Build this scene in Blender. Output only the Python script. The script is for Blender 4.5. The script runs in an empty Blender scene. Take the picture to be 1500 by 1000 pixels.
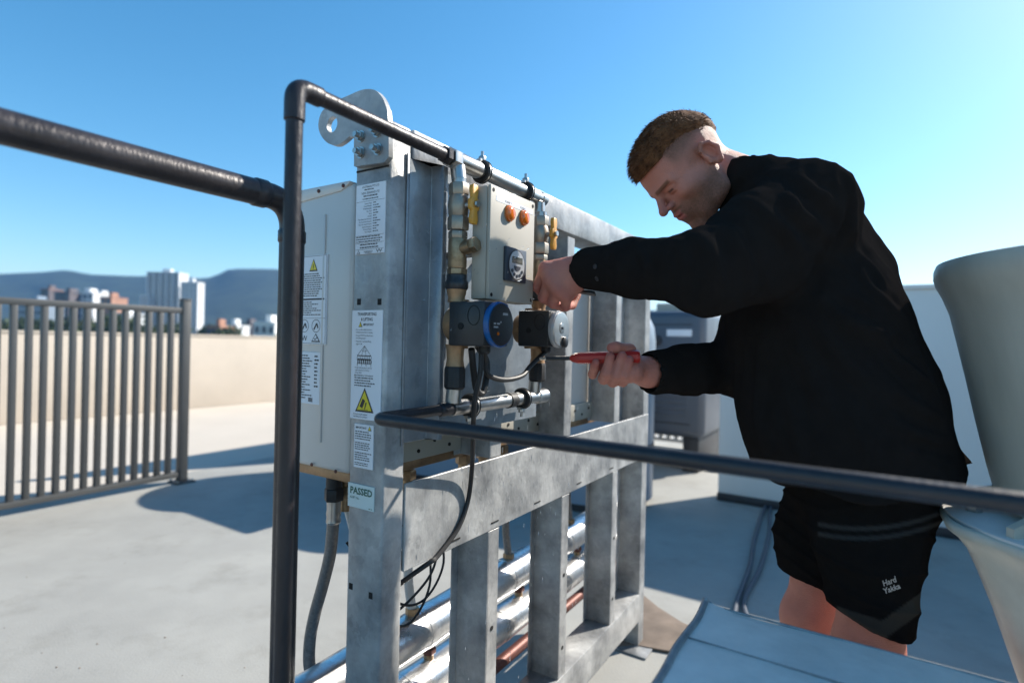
import bpy, bmesh, math, random
import numpy as np
from mathutils import Vector, Matrix
random.seed(7); np.random.seed(7)
scene = bpy.context.scene
col = scene.collection
R = math.radians

# ------------------------------------------------------------------ camera
CAM_H = 1.12; FPX = 820.0; ROLL = R(1.3)
cam_d = bpy.data.cameras.new('camera'); cam = bpy.data.objects.new('camera', cam_d); col.objects.link(cam)
cam.location = (0, 0, CAM_H); cam.rotation_euler = (R(90), -ROLL, 0)
cam_d.sensor_width = 36.0; cam_d.lens = FPX / 1500 * 36.0
cam_d.clip_start = 0.05; cam_d.clip_end = 30000
cam_d.dof.use_dof = True; cam_d.dof.focus_distance = 1.12; cam_d.dof.aperture_fstop = 2.2
scene.camera = cam

# ------------------------------------------------------------------ light
SUN_AZ = R(27); SUN_EL = R(37)          # azimuth measured from +X towards +Y
sv = Vector((math.cos(SUN_EL) * math.cos(SUN_AZ), math.cos(SUN_EL) * math.sin(SUN_AZ), math.sin(SUN_EL)))
world = bpy.data.worlds.new('World'); scene.world = world; world.use_nodes = True
wn = world.node_tree.nodes; wl = world.node_tree.links; wn.clear()
wo = wn.new('ShaderNodeOutputWorld'); bg = wn.new('ShaderNodeBackground'); sky = wn.new('ShaderNodeTexSky')
sky.sky_type = 'NISHITA'; sky.sun_disc = False; sky.sun_elevation = SUN_EL; sky.sun_rotation = R(90) - SUN_AZ
sky.altitude = 0; sky.air_density = 1.0; sky.dust_density = 0.45; sky.ozone_density = 2.5
bg.inputs['Strength'].default_value = 0.115
hs = wn.new('ShaderNodeHueSaturation'); hs.inputs['Saturation'].default_value = 1.3; hs.inputs['Hue'].default_value = .488
wl.new(sky.outputs[0], hs.inputs['Color']); wl.new(hs.outputs[0], bg.inputs[0]); wl.new(bg.outputs[0], wo.inputs[0])
sun_d = bpy.data.lights.new('sun', 'SUN'); sun = bpy.data.objects.new('sun', sun_d); col.objects.link(sun)
sun_d.energy = 5.0; sun_d.angle = R(0.53); sun_d.color = (1.0, 0.93, 0.83)
sun.rotation_euler = sv.to_track_quat('Z', 'Y').to_euler(); sun.location = (6, 6, 8)
scene.view_settings.view_transform = 'Standard'; scene.view_settings.look = 'None'
scene.view_settings.gamma = 1.0; scene.view_settings.use_curve_mapping = False
scene.view_settings.exposure = 0.85
scene.render.resolution_x = 1024; scene.render.resolution_y = 682

# ------------------------------------------------------------------ coordinates
# the roof's equipment, fence and parapets share two directions: U runs along the frame, N points out of its front
_A = R(32.6)
U = Vector((math.sin(_A), math.cos(_A), 0)); N = Vector((math.cos(_A), -math.sin(_A), 0)); Z = Vector((0, 0, 1))
def ray(x, y):
    dx, dy = x - 750, y - 500
    a = dx * math.cos(ROLL) + dy * math.sin(ROLL); b = -dx * math.sin(ROLL) + dy * math.cos(ROLL)
    return Vector((a / FPX, 1.0, -b / FPX))
def at(x, y, d):
    return Vector((0, 0, CAM_H)) + ray(x, y) * d
P0 = at(565, 500, 0.96); P0.z = 0
def F(t, n, z): return P0 + U * t + N * n + Z * z
def onT(x, y, t):      # point of the plane t = const seen at a pixel
    r = ray(x, y); d = (t + P0.dot(U)) / r.dot(U); return Vector((0, 0, CAM_H)) + r * d
def onN(x, y, n):
    r = ray(x, y); d = (n + P0.dot(N)) / r.dot(N); return Vector((0, 0, CAM_H)) + r * d
def onZ(x, y, z=0.0):
    r = ray(x, y); d = (z - CAM_H) / r.z; return Vector((0, 0, CAM_H)) + r * d
def TN(p): q = p - P0; return (q.dot(U), q.dot(N), p.z)

# ------------------------------------------------------------------ helpers
class MB:
    def __init__(s): s.v = []; s.f = []
    def add(s, vs, fs):
        b = len(s.v); s.v += [Vector(v) for v in vs]; s.f += [tuple(b + i for i in f) for f in fs]; return s
    def box(s, a, b, fn=F):
        (x0, y0, z0), (x1, y1, z1) = a, b
        vs = [fn(x, y, z) for z in (z0, z1) for (x, y) in ((x0, y0), (x1, y0), (x1, y1), (x0, y1))]
        return s.add(vs, [(3, 2, 1, 0), (4, 5, 6, 7), (0, 1, 5, 4), (1, 2, 6, 5), (2, 3, 7, 6), (3, 0, 4, 7)])
    def tube(s, pts, r, seg=14, cap=True):
        pts = [Vector(p) for p in pts]; k = len(pts)
        rs = [r] * k if not isinstance(r, (list, tuple)) else (list(r) + [r[-1]] * k)[:k]
        tan = []
        for i in range(k):
            t = (pts[min(i + 1, k - 1)] - pts[max(i - 1, 0)]); tan.append(t.normalized() if t.length > 1e-9 else Vector((0, 0, 1)))
        ref = Vector((0, 0, 1)) if abs(tan[0].z) < 0.9 else Vector((1, 0, 0))
        x = (ref - tan[0] * ref.dot(tan[0])).normalized()
        b = len(s.v)
        for i in range(k):
            x = (x - tan[i] * x.dot(tan[i])).normalized(); y = tan[i].cross(x)
            for j in range(seg):
                a = 2 * math.pi * j / seg
                s.v.append(pts[i] + (x * math.cos(a) + y * math.sin(a)) * rs[i])
        for i in range(k - 1):
            for j in range(seg):
                j2 = (j + 1) % seg
                s.f.append((b + i * seg + j, b + i * seg + j2, b + (i + 1) * seg + j2, b + (i + 1) * seg + j))
        if cap:
            s.f.append(tuple(b + j for j in reversed(range(seg)))); s.f.append(tuple(b + (k - 1) * seg + j for j in range(seg)))
        return s
    def lathe(s, o, axis, prof, seg=24, cap=True):
        axis = Vector(axis).normalized(); o = Vector(o)
        ref = Vector((0, 0, 1)) if abs(axis.z) < 0.9 else Vector((1, 0, 0))
        x = (ref - axis * ref.dot(axis)).normalized(); y = axis.cross(x); b = len(s.v); k = len(prof)
        for h, r in prof:
            for j in range(seg):
                a = 2 * math.pi * j / seg
                s.v.append(o + axis * h + (x * math.cos(a) + y * math.sin(a)) * r)
        for i in range(k - 1):
            for j in range(seg):
                j2 = (j + 1) % seg
                s.f.append((b + i * seg + j, b + i * seg + j2, b + (i + 1) * seg + j2, b + (i + 1) * seg + j))
        if cap:
            s.f.append(tuple(b + j for j in reversed(range(seg)))); s.f.append(tuple(b + (k - 1) * seg + j for j in range(seg)))
        return s
    def hex(s, o, axis, h, r): return s.lathe(o, axis, [(0, r * .93), (h * .12, r), (h * .88, r), (h, r * .93)], 6)
    def prism(s, poly, fn, c0, c1):        # poly of (a, b) pairs, fn(a, b, c)
        k = len(poly)
        vs = [fn(a, b, c0) for a, b in poly] + [fn(a, b, c1) for a, b in poly]
        fs = [tuple(range(k)), tuple(range(2 * k - 1, k - 1, -1))] + [(i, i + k, (i + 1) % k + k, (i + 1) % k) for i in range(k)]
        return s.add(vs, fs)
    def build(s, name, m, parent=None, bevel=0.0, smooth=True, ang=35, seg=2, recalc=True):
        L = parent_loc(parent)
        me = bpy.data.meshes.new(name); me.from_pydata([tuple(v - L) for v in s.v], [], s.f); me.validate(verbose=False)
        bm = bmesh.new(); bm.from_mesh(me)
        if recalc: bmesh.ops.recalc_face_normals(bm, faces=bm.faces)
        if bevel > 0:
            es = [e for e in bm.edges if len(e.link_faces) == 2 and e.calc_face_angle(0) > R(25)]
            bmesh.ops.bevel(bm, geom=es, offset=bevel, segments=seg, affect='EDGES', profile=0.5, clamp_overlap=True)
        bm.to_mesh(me); bm.free()
        return finish(name, me, m, parent, smooth, ang)
def parent_loc(p):
    L = Vector((0, 0, 0))
    while p is not None: L = L + p.location; p = p.parent
    return L
def finish(name, me, m, parent=None, smooth=True, ang=35):
    if m is not None and len(me.materials) == 0: me.materials.append(m)
    if smooth:
        me.polygons.foreach_set('use_smooth', [True] * len(me.polygons))
        me.set_sharp_from_angle(angle=R(ang))
    o = bpy.data.objects.new(name, me); col.objects.link(o)
    if parent is not None: o.parent = parent
    return o
def tag(o, label, cat, group=None, kind=None):
    if label: o['label'] = label
    if cat: o['category'] = cat
    if group: o['group'] = group
    if kind: o['kind'] = kind
    return o
def thing(name, label, cat, loc, group=None):
    o = bpy.data.objects.new(name, None); o.location = loc; o.empty_display_size = .05; col.objects.link(o)
    return tag(o, label, cat, group)
def struct(o): o['kind'] = 'structure'; return o
def catmull(pts, n=8):
    pts = [Vector(p) for p in pts]; out = []
    P = [pts[0] * 2 - pts[1]] + pts + [pts[-1] * 2 - pts[-2]]
    for i in range(1, len(P) - 2):
        for j in range(n):
            t = j / n; a, b, c, d = P[i - 1], P[i], P[i + 1], P[i + 2]
            out.append(.5 * ((2 * b) + (c - a) * t + (2 * a - 5 * b + 4 * c - d) * t * t + (3 * b - a - 3 * c + d) * t ** 3))
    out.append(pts[-1]); return out
def flat_curve(polys, thick, fn):        # polygon with holes -> solid plate; fn(a, b, c)
    cu = bpy.data.curves.new('plate', 'CURVE'); cu.dimensions = '2D'; cu.fill_mode = 'BOTH'; cu.extrude = thick / 2
    for p in polys:
        sp = cu.splines.new('POLY'); sp.points.add(len(p) - 1); sp.use_cyclic_u = True
        for q, (a, b) in zip(sp.points, p): q.co = (a, b, 0, 1)
    ob = bpy.data.objects.new('plate', cu); col.objects.link(ob)
    me = bpy.data.meshes.new_from_object(ob.evaluated_get(bpy.context.evaluated_depsgraph_get()))
    mb = MB(); mb.v = [fn(v.co.x, v.co.y, v.co.z) for v in me.vertices]; mb.f = [tuple(p.vertices) for p in me.polygons]
    bpy.data.objects.remove(ob); bpy.data.curves.remove(cu); bpy.data.meshes.remove(me); return mb
def text_mb(mb, s, o, rx, up, h, width=None, align='LEFT', bold=0.0):   # flat lettering added to mb
    cu = bpy.data.curves.new('txt', 'FONT'); cu.body = s; cu.size = 1.0; cu.align_x = align; cu.resolution_u = 2; cu.offset = bold
    ob = bpy.data.objects.new('txt', cu); col.objects.link(ob)
    me = bpy.data.meshes.new_from_object(ob.evaluated_get(bpy.context.evaluated_depsgraph_get()))
    k = h / 0.7; kx = k
    if width and len(me.vertices):
        xs = [v.co.x for v in me.vertices]; kx = width / max(1e-6, max(xs) - min(xs))
    mb.add([o + rx * v.co.x * kx + up * v.co.y * k for v in me.vertices], [tuple(p.vertices) for p in me.polygons])
    bpy.data.objects.remove(ob); bpy.data.curves.remove(cu); bpy.data.meshes.remove(me)

# ------------------------------------------------------------------ materials
MAT = {}
def mat(name, c, rough=.5, metal=0.0, var=.12, scale=8.0, bump=0.0, bscale=60.0, c2=None, rvar=.1, detail=6, coat=0.0, spec=None, streak=None, sss=0.0, trans=0.0):
    m = bpy.data.materials.new(name); m.use_nodes = True; nt = m.node_tree; ns = nt.nodes; ls = nt.links
    b = ns['Principled BSDF']
    tc = ns.new('ShaderNodeTexCoord'); src = tc.outputs['Object']
    if streak:
        mp = ns.new('ShaderNodeMapping'); mp.inputs['Scale'].default_value = streak; ls.new(src, mp.inputs[0]); src = mp.outputs[0]
    nz = ns.new('ShaderNodeTexNoise'); nz.inputs['Scale'].default_value = scale; nz.inputs['Detail'].default_value = detail
    nz.inputs['Roughness'].default_value = .62; ls.new(src, nz.inputs['Vector'])
    cr = ns.new('ShaderNodeValToRGB'); cr.color_ramp.elements[0].position = .3; cr.color_ramp.elements[1].position = .72
    c2 = c2 or tuple(min(1, x * (1 + var)) for x in c); c1 = c if c2 is not None and var == 0 else tuple(x * (1 - var) for x in c)
    cr.color_ramp.elements[0].color = (*c1, 1); cr.color_ramp.elements[1].color = (*c2, 1)
    ls.new(nz.outputs['Fac'], cr.inputs[0]); ls.new(cr.outputs[0], b.inputs['Base Color'])
    b.inputs['Metallic'].default_value = metal
    if rvar:
        n2 = ns.new('ShaderNodeTexNoise'); n2.inputs['Scale'].default_value = scale * 2.3; n2.inputs['Detail'].default_value = 4; ls.new(src, n2.inputs['Vector'])
        mr = ns.new('ShaderNodeMapRange'); mr.inputs[3].default_value = max(.03, rough - rvar); mr.inputs[4].default_value = min(1, rough + rvar)
        ls.new(n2.outputs['Fac'], mr.inputs[0]); ls.new(mr.outputs[0], b.inputs['Roughness'])
    else: b.inputs['Roughness'].default_value = rough
    if bump:
        n3 = ns.new('ShaderNodeTexNoise'); n3.inputs['Scale'].default_value = bscale; n3.inputs['Detail'].default_value = 5; ls.new(src, n3.inputs['Vector'])
        bp = ns.new('ShaderNodeBump'); bp.inputs['Strength'].default_value = bump; bp.inputs['Distance'].default_value = .01
        ls.new(n3.outputs['Fac'], bp.inputs['Height']); ls.new(bp.outputs[0], b.inputs['Normal'])
    if coat: b.inputs['Coat Weight'].default_value = coat
    if spec is not None: b.inputs['Specular IOR Level'].default_value = spec
    if sss: b.inputs['Subsurface Weight'].default_value = sss; b.inputs['Subsurface Radius'].default_value = (.012, .005, .003)
    if trans: b.inputs['Transmission Weight'].default_value = trans; b.inputs['IOR'].default_value = 1.33
    MAT[name] = m; return m
def galv_mat(name, lo, hi, metal=.55, rough=.42, scale=38, bump=.25):
    # zinc spangle: small angular patches of different grey over a cloudy tone, drips standing proud
    m = mat(name, lo, rough, metal, 0, 7.0, 0, c2=hi, rvar=.12); nt = m.node_tree; ns = nt.nodes; ls = nt.links
    b = ns['Principled BSDF']; tc = [x for x in ns if x.type == 'TEX_COORD'][0]
    vo = ns.new('ShaderNodeTexVoronoi'); vo.inputs['Scale'].default_value = scale
    wz = ns.new('ShaderNodeTexNoise'); wz.inputs['Scale'].default_value = 45; wz.inputs['Detail'].default_value = 3; ls.new(tc.outputs['Object'], wz.inputs['Vector'])
    wm = ns.new('ShaderNodeMix'); wm.data_type = 'RGBA'; wm.blend_type = 'LINEAR_LIGHT'; wm.inputs[0].default_value = .035; ls.new(tc.outputs['Object'], wm.inputs[6]); ls.new(wz.outputs['Color'], wm.inputs[7]); ls.new(wm.outputs[2], vo.inputs['Vector'])
    sx = ns.new('ShaderNodeSeparateColor'); ls.new(vo.outputs['Color'], sx.inputs[0])
    mr = ns.new('ShaderNodeMapRange'); mr.inputs[3].default_value = .90; mr.inputs[4].default_value = 1.08; ls.new(sx.outputs[0], mr.inputs[0])
    old = b.inputs['Base Color'].links[0].from_socket
    mx = ns.new('ShaderNodeMix'); mx.data_type = 'RGBA'; mx.blend_type = 'MULTIPLY'; mx.inputs[0].default_value = 1
    ls.new(old, mx.inputs[6]); ls.new(mr.outputs[0], mx.inputs[7]); ls.new(mx.outputs[2], b.inputs['Base Color'])
    n3 = ns.new('ShaderNodeTexNoise'); n3.inputs['Scale'].default_value = 26; n3.inputs['Detail'].default_value = 7
    mp = ns.new('ShaderNodeMapping'); mp.inputs['Scale'].default_value = (1, 1, .55); ls.new(tc.outputs['Object'], mp.inputs[0]); ls.new(mp.outputs[0], n3.inputs['Vector'])
    bp = ns.new('ShaderNodeBump'); bp.inputs['Strength'].default_value = bump; bp.inputs['Distance'].default_value = .006
    ls.new(n3.outputs['Fac'], bp.inputs['Height']); ls.new(bp.outputs[0], b.inputs['Normal'])
    return m
galv_mat('galv', (.125, .13, .135), (.52, .52, .505), .12, .40, bump=.6)
galv_mat('galv_smooth', (.17, .19, .21), (.33, .36, .385), .45, .36, 30, .15)
galv_mat('foil', (.55, .55, .55), (.8, .8, .8), .9, .3, 60, .35)
mat('membrane', (.29, .285, .262), .75, var=.12, scale=1.3, bump=.12, bscale=120, c2=(.36, .355, .325), detail=9)
_m = MAT['membrane']; _n = _m.node_tree.nodes; _l = _m.node_tree.links; _b = _n['Principled BSDF']; _tc = [x for x in _n if x.type == 'TEX_COORD'][0]
_w = _n.new('ShaderNodeTexNoise'); _w.inputs['Scale'].default_value = 3.2; _w.inputs['Detail'].default_value = 12; _w.inputs['Roughness'].default_value = .72; _l.new(_tc.outputs['Object'], _w.inputs['Vector'])
_r = _n.new('ShaderNodeValToRGB'); _r.color_ramp.elements[0].position = .52; _r.color_ramp.elements[1].position = .74; _r.color_ramp.elements[1].color = (.62, .60, .56, 1); _r.color_ramp.elements[0].color = (1, 1, 1, 1)
_x = _n.new('ShaderNodeMix'); _x.data_type = 'RGBA'; _x.blend_type = 'MULTIPLY'; _x.inputs[0].default_value = .55; _l.new(_w.outputs['Fac'], _r.inputs[0]); _l.new(_b.inputs['Base Color'].links[0].from_socket, _x.inputs[6]); _l.new(_r.outputs[0], _x.inputs[7]); _l.new(_x.outputs[2], _b.inputs['Base Color'])
mat('cream_floor', (.50, .45, .385), .8, var=.06, scale=.8, bump=.1, bscale=60)
mat('cream_wall', (.50, .435, .36), .85, var=.10, scale=1.0, bump=.15, bscale=40)
mat('blue_wall', (.70, .69, .66), .8, var=.06, scale=1.2, bump=.15, bscale=30, streak=(1, 1, .3))
mat('fence_paint', (.056, .058, .058), .5, var=.08, scale=5)
mat('pipe_dark', (.018, .0145, .0165), .40, .2, var=.3, scale=16, bump=.15, bscale=180, c2=(.042, .035, .037), streak=(1, 1, .35))
mat('pipe_black', (.012, .013, .017), .42, 0, var=.3, scale=20, bump=.1, bscale=200)
mat('rubber', (.012, .012, .013), .55, 0, var=.2, scale=30)
mat('steel', (.44, .43, .41), .32, .95, var=.2, scale=24, rvar=.1)
mat('valve_steel', (.34, .29, .23), .42, .7, var=.2, scale=40, rvar=.12)
mat('brass', (.30, .20, .11), .42, .8, var=.3, scale=40, c2=(.48, .35, .22))
mat('bronze', (.36, .22, .12), .5, .6, var=.25, scale=30)
mat('heater_case', (.60, .57, .53), .42, 0.15, var=.04, scale=3)
mat('box_case', (.36, .335, .28), .5, 0, var=.05, scale=6)
mat('orange_lens', (.62, .14, .015), .15, 0, var=.1, scale=40, coat=.6)
mat('yellow_handle', (.62, .30, .04), .42, 0, var=.12, scale=30)
mat('navy_plastic', (.035, .042, .055), .4, 0, var=.1, scale=20)
mat('silver_plastic', (.40, .41, .42), .35, .3, var=.06, scale=20)
mat('lcd', (.055, .062, .05), .2, 0, var=.05, scale=20)
mat('pump_black', (.018, .019, .021), .36, 0, var=.15, scale=40, bump=.1, bscale=400)
mat('pump_blue', (.008, .085, .26), .3, 0, var=.12, scale=20)
mat('pump_silver', (.62, .60, .57), .3, .9, var=.08, scale=20)
mat('sticker', (.74, .76, .79), .4, 0, var=.03, scale=10)
mat('sticker_green', (.60, .70, .68), .35, 0, var=.03, scale=10)
mat('ink', (.02, .02, .022), .5, 0, var=.05, scale=10)
mat('ink_green', (.015, .10, .06), .5, 0, var=.05, scale=10)
mat('yellow_print', (.75, .60, .03), .45, 0, var=.03, scale=10)
mat('dark_slot', (.004, .004, .004), .8, 0, var=.05, scale=10)
mat('red_handle', (.42, .022, .016), .38, 0, var=.15, scale=60)
mat('tool_steel', (.07, .07, .075), .3, .8, var=.15, scale=40)
mat('braid', (.20, .19, .18), .45, .6, var=.25, scale=160)
mat('copper', (.12, .045, .035), .5, .4, var=.3, scale=20)
mat('duct_white', (.82, .77, .71), .45, .05, var=.10, scale=16, bump=.12, bscale=70)
mat('duct_edge', (.30, .31, .32), .5, .3, var=.25, scale=40)
mat('vent_beige', (.50, .47, .385), .42, 0, var=.10, scale=9, bump=.05, bscale=30, c2=(.60, .565, .47), streak=(1, 1, .18))
mat('vent_green', (.60, .61, .54), .42, 0, var=.12, scale=12, bump=.1, bscale=20)
mat('white_paint', (.74, .73, .70), .55, 0, var=.05, scale=6)
mat('tank_blue', (.22, .27, .33), .38, .1, var=.06, scale=3)
mat('unit_blue', (.075, .09, .115), .4, .1, var=.08, scale=3)
mat('dark_steel', (.035, .036, .04), .5, .3, var=.2, scale=10)
mat('dull_brown', (.17, .13, .10), .85, 0, var=.3, scale=9)
mat('water', (.9, .95, 1.0), .04, 0, var=.01, scale=9, trans=.9, rvar=0)
# ================================================================== SETTING
def sheet(name, t0, t1, n0, n1, z, m, sub=1):
    mb = MB(); mb.add([F(t0, n0, z), F(t1, n0, z), F(t1, n1, z), F(t0, n1, z)], [(0, 1, 2, 3)])
    o = mb.build(name, m, smooth=False)
    for p in o.data.polygons:
        if p.normal.z < 0: o.data.flip_normals(); break
    return struct(o)
sheet('roof_floor', -9, 13.0, -3.95, 9, 0.0, MAT['membrane'])
sheet('outer_roof_floor', -9, 13.0, -7.9, -3.95, -.001, MAT['cream_floor'])
# roof slab body under the floors, carried by the building
mb = MB(); mb.box((-9, -8.1, -12.0), (13.2, 9, -.02)); struct(mb.build('roof_slab', MAT['cream_wall'], smooth=False))
# parapets
def wall(name, label, t0, t1, n0, n1, z1, m, cop=None, z0=0.0):
    r = thing(name, label, 'wall', F((t0 + t1) / 2, (n0 + n1) / 2, z0))
    mb = MB(); mb.box((t0, n0, z0), (t1, n1, z1 - .03)); mb.build('wall_body', m, r, bevel=.008)
    mb = MB(); mb.box((t0 - .012, n0 - .012, z1 - .03), (t1 + .012, n1 + .012, z1)); mb.build('coping', cop or m, r, bevel=.006)
    return r
wall('parapet_wall', 'long low cream parapet wall beyond the grey fence', -9, 13, -8.1, -7.9, 1.118, MAT['cream_wall'])
wall('parapet_wall', 'cream parapet wall closing the roof behind the blue plant unit', 13, 13.2, -7.88, 9, 1.118, MAT['cream_wall'])
w = wall('screen_wall', 'pale blue rendered wall behind the man, taller than the parapet', 3.59, 3.75, -.22, 7.0, 1.53, MAT['blue_wall'])
mb = MB(); mb.box((3.56, -.22, 0), (3.588, 7.0, .055)); mb.build('base_flashing', MAT['dark_steel'], w, bevel=.004)

# ------------------------------------------------------------------ fences
def fence(label, t0, t1, group):
    n = -3.67; r = thing('metal_fence', label, 'fence', F((t0 + t1) / 2, n, 0), group)
    for z0, z1, nm in ((1.275, 1.315, 'top_rail'), (.045, .085, 'bottom_rail')):
        mb = MB(); mb.box((t0 + .03, n - .024, z0), (t1 - .03, n + .024, z1)); mb.build(nm, MAT['fence_paint'], r, bevel=.003)
    me = None; k = int(round((t1 - t0 - .1) / .0755))
    for i in range(k):
        t = t1 - .102 - i * .0755
        if t < t0 + .06: break
        mb = MB(); mb.box((t - .016, n - .022, .086), (t + .016, n + .022, 1.274))
        if me is None:
            o = mb.build('baluster', MAT['fence_paint'], r, bevel=.0025); me = o.data; base = t
        else:
            o = bpy.data.objects.new('baluster', me); col.objects.link(o); o.parent = r; o.location = U * (t - base)
    for t in (t0, t1):
        p = MB().box((t - .03, n - .03, .012), (t + .03, n + .03, 1.37)).build('post', MAT['fence_paint'], r, bevel=.003)
        MB().box((t - .032, n - .032, 1.37), (t + .032, n + .032, 1.385)).build('post_cap', MAT['fence_paint'], p, bevel=.003)
        MB().box((t - .07, n - .07, .0), (t + .07, n + .07, .012)).build('base_plate', MAT['fence_paint'], p, bevel=.002)
        for a in (-.052, .052):
            for b in (-.052, .052):
                MB().hex(F(t + a, n + b, .012), Z, .012, .010).build('bolt', MAT['steel'], p)
fence('dark grey metal baluster fence standing before the long parapet', -1.2, 1.543, 'grey roof fence')
fence('dark grey metal baluster fence past the gate opening, behind the storage tanks', 2.45, 6.8, 'grey roof fence far side')

# ------------------------------------------------------------------ storage tank and things behind the frame
r = thing('condenser_unit', 'dull blue boxy plant unit on dark legs, seen past the far frame post', 'plant unit', F(4.75, -1.6, 0))
cs = MB().box((4.3, -2.75, .30), (5.2, -.50, 1.43)).build('casing', MAT['unit_blue'], r, bevel=.07, seg=4)
for h in (-2.4, -.62):
    MB().box((4.34, h - .07, 0), (5.16, h + .07, .305)).build('support', MAT['dark_steel'], r, bevel=.01)
MB().box((4.62, -1.05, 1.428), (4.84, -.75, 1.52)).build('junction_box', MAT['cream_wall'], r, bevel=.01)
MB().lathe(F(4.3, -.93, 1.16), -U, [(0, .045), (.02, .045), (.025, .03)], 20).build('inspection_port', MAT['dark_steel'], cs)
MB().box((4.29, -.84, 1.2), (4.302, -.62, 1.26)).build('name_plate', MAT['sticker'], cs)
for k_ in range(9): MB().box((4.290, -1.15, .50 + k_ * .055), (4.302, -.66, .522 + k_ * .055)).build('louvre', MAT['unit_blue'], cs, bevel=.003)
for z in (.42, 1.30): MB().box((4.296, -2.6, z), (4.302, -.62, z + .008)).build('panel_joint', MAT['dark_steel'], cs)
for n_ in (-1.9, -1.2): MB().box((4.296, n_, .42), (4.302, n_ + .008, 1.30)).build('panel_joint', MAT['dark_steel'], cs)
r = thing('shadow_cabinet', 'dark blue cabinet added behind the frame to join the shadows of the two domed storage tanks', 'plant unit', F(3.05, -1.7, 0))  # added out of sight so the two tank shadows merge on the floor
cb_ = MB().box((2.86, -2.0, .08), (3.24, -1.35, 1.40)).build('casing', MAT['unit_blue'], r, bevel=.02)
MB().box((2.88, -1.98, 0), (3.22, -1.37, .082)).build('plinth', MAT['dark_steel'], r)
MB().box((2.80, -2.06, 1.398), (3.30, -1.29, 1.43)).build('rain_hood', MAT['unit_blue'], r, bevel=.01)
MB().box((2.852, -1.70, .15), (2.862, -1.692, 1.33)).build('door_joint', MAT['dark_steel'], cb_)
MB().tube([F(2.84, -1.66, .70), F(2.84, -1.66, .82)], .008, 8).build('door_handle', MAT['steel'], cb_)
for (t_, n_, r_, z_, lb) in ((3.15, -2.25, .52, 1.52, 'tall grey domed storage tank behind the frame, beside the gate opening'), (3.05, -.95, .40, 1.42, 'tall grey domed storage tank behind the frame, beside the blue plant unit')):
    r = thing('storage_tank', lb, 'tank', F(t_, n_, 0))
    MB().lathe(F(t_, n_, 0), Z, [(.06, r_), (z_ - .28, r_), (z_ - .18, r_ * .97), (z_ - .1, r_ * .87), (z_ - .04, r_ * .66), (z_ - .01, r_ * .35), (z_, .02)], 40).build('shell', MAT['tank_blue'], r)
    MB().lathe(F(t_, n_, 0), Z, [(0, r_ * .9), (.06, r_ * .9)], 32).build('plinth', MAT['dark_steel'], r)
    MB().lathe(F(t_, n_, z_ - .012), Z, [(0, .05), (.05, .05), (.05, .03), (.12, .03)], 16).build('outlet', MAT['galv'], r)
    for z in (.4, .95): MB().lathe(F(t_, n_, z), Z, [(0, r_ + .004), (.04, r_ + .004)], 40, cap=False).build('strap', MAT['dark_steel'], r)
# low white slatted screen
def slat_screen(label, t, n0, n1, z0, z1, pitch, wid, m, nm):
    r = thing(nm, label, 'screen', F(t, (n0 + n1) / 2, 0)); me = None; n = n0 + wid
    while n < n1 - wid:
        if me is None:
            o = MB().box((t - .012, n - wid / 2, z0 + .04), (t + .012, n + wid / 2, z1 - .04)).build('slat', m, r, bevel=.002); me = o.data; b = n
        else:
            o = bpy.data.objects.new('slat', me); col.objects.link(o); o.parent = r; o.location = N * (n - b)
        n += pitch
    for a, b in ((z0, z0 + .04), (z1 - .04, z1)):
        MB().box((t - .02, n0, a), (t + .02, n1, b)).build('rail', m, r, bevel=.003)
    for nn in (n0 + .03, n1 - .03):
        MB().box((t - .024, nn - .03, 0), (t + .024, nn + .03, z1 - .002)).build('post', m, r, bevel=.003)
slat_screen('low white slatted screen standing behind the blue plant unit', 5.45, -2.3, -.80, .06, .42, .085, .045, MAT['white_paint'], 'slatted_screen')
slat_screen('tall white slatted screen behind the pale blue wall', 4.55, .35, 2.4, .06, 1.15, .15, .07, MAT['white_paint'], 'slatted_screen')
# pipe stubs and valves at the tank's foot
for i, (t, n) in enumerate(((4.75, -.42), (4.9, -.30), (5.05, -.18))):
    r = thing('drain_valve', 'small brass drain valve on the floor beside the plant unit foot', 'valve', F(t, n, 0), 'drain valves by the plant unit')
    MB().tube([F(t, n, 0), F(t, n, .14), F(t, n + .06, .16), F(t, n + .16, .16)], .022, 10).build('pipe_elbow', MAT['brass'], r)
    MB().hex(F(t, n + .05, .16), N, .05, .04).build('valve_body', MAT['brass'], r)
    MB().box((t - .012, n + .03, .21), (t + .012, n + .12, .222)).build('lever', MAT['white_paint'], r, bevel=.002)
    MB().tube([F(t, n + .075, .19), F(t, n + .075, .215)], .01, 8).build('stem', MAT['steel'], r)
# floor cables
for i, (o, lb) in enumerate(((0.0, 'grey flexible conduit lying on the shaded floor, left of its twin'), (.055, 'grey flexible conduit lying on the shaded floor, right of its twin'))):
    pts = [onZ(x, y, .013) + Vector((o * (1 + .5 * math.sin(j * 2.1)), 0, 0)) for j, (x, y) in enumerate(((1060, 990), (1072, 930), (1080, 880), (1098, 830), (1108, 780), (1128, 735), (1180, 715)))]
    tag(MB().tube(catmull(pts, 8), .011, 10).build('floor_conduit', MAT['unit_blue']), lb, 'conduit')
# thin brown patch on the floor by the far foot of the frame
mb = MB(); q = [onZ(x, y, .0) for x, y in ((905, 868), (940, 872), (965, 893), (1000, 915), (1045, 935), (1040, 968), (985, 958), (930, 948), (890, 950))]
mb.add([p + Z * .004 for p in q] + [p + Z * .012 for p in q], [tuple(range(9)), tuple(range(17, 8, -1))] + [(i, (i + 1) % 9, (i + 1) % 9 + 9, i + 9) for i in range(9)])
tag(mb.build('brown_patch', MAT['dull_brown'], bevel=.003), 'thin brown patch on the floor under the frame end', 'mat')
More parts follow.
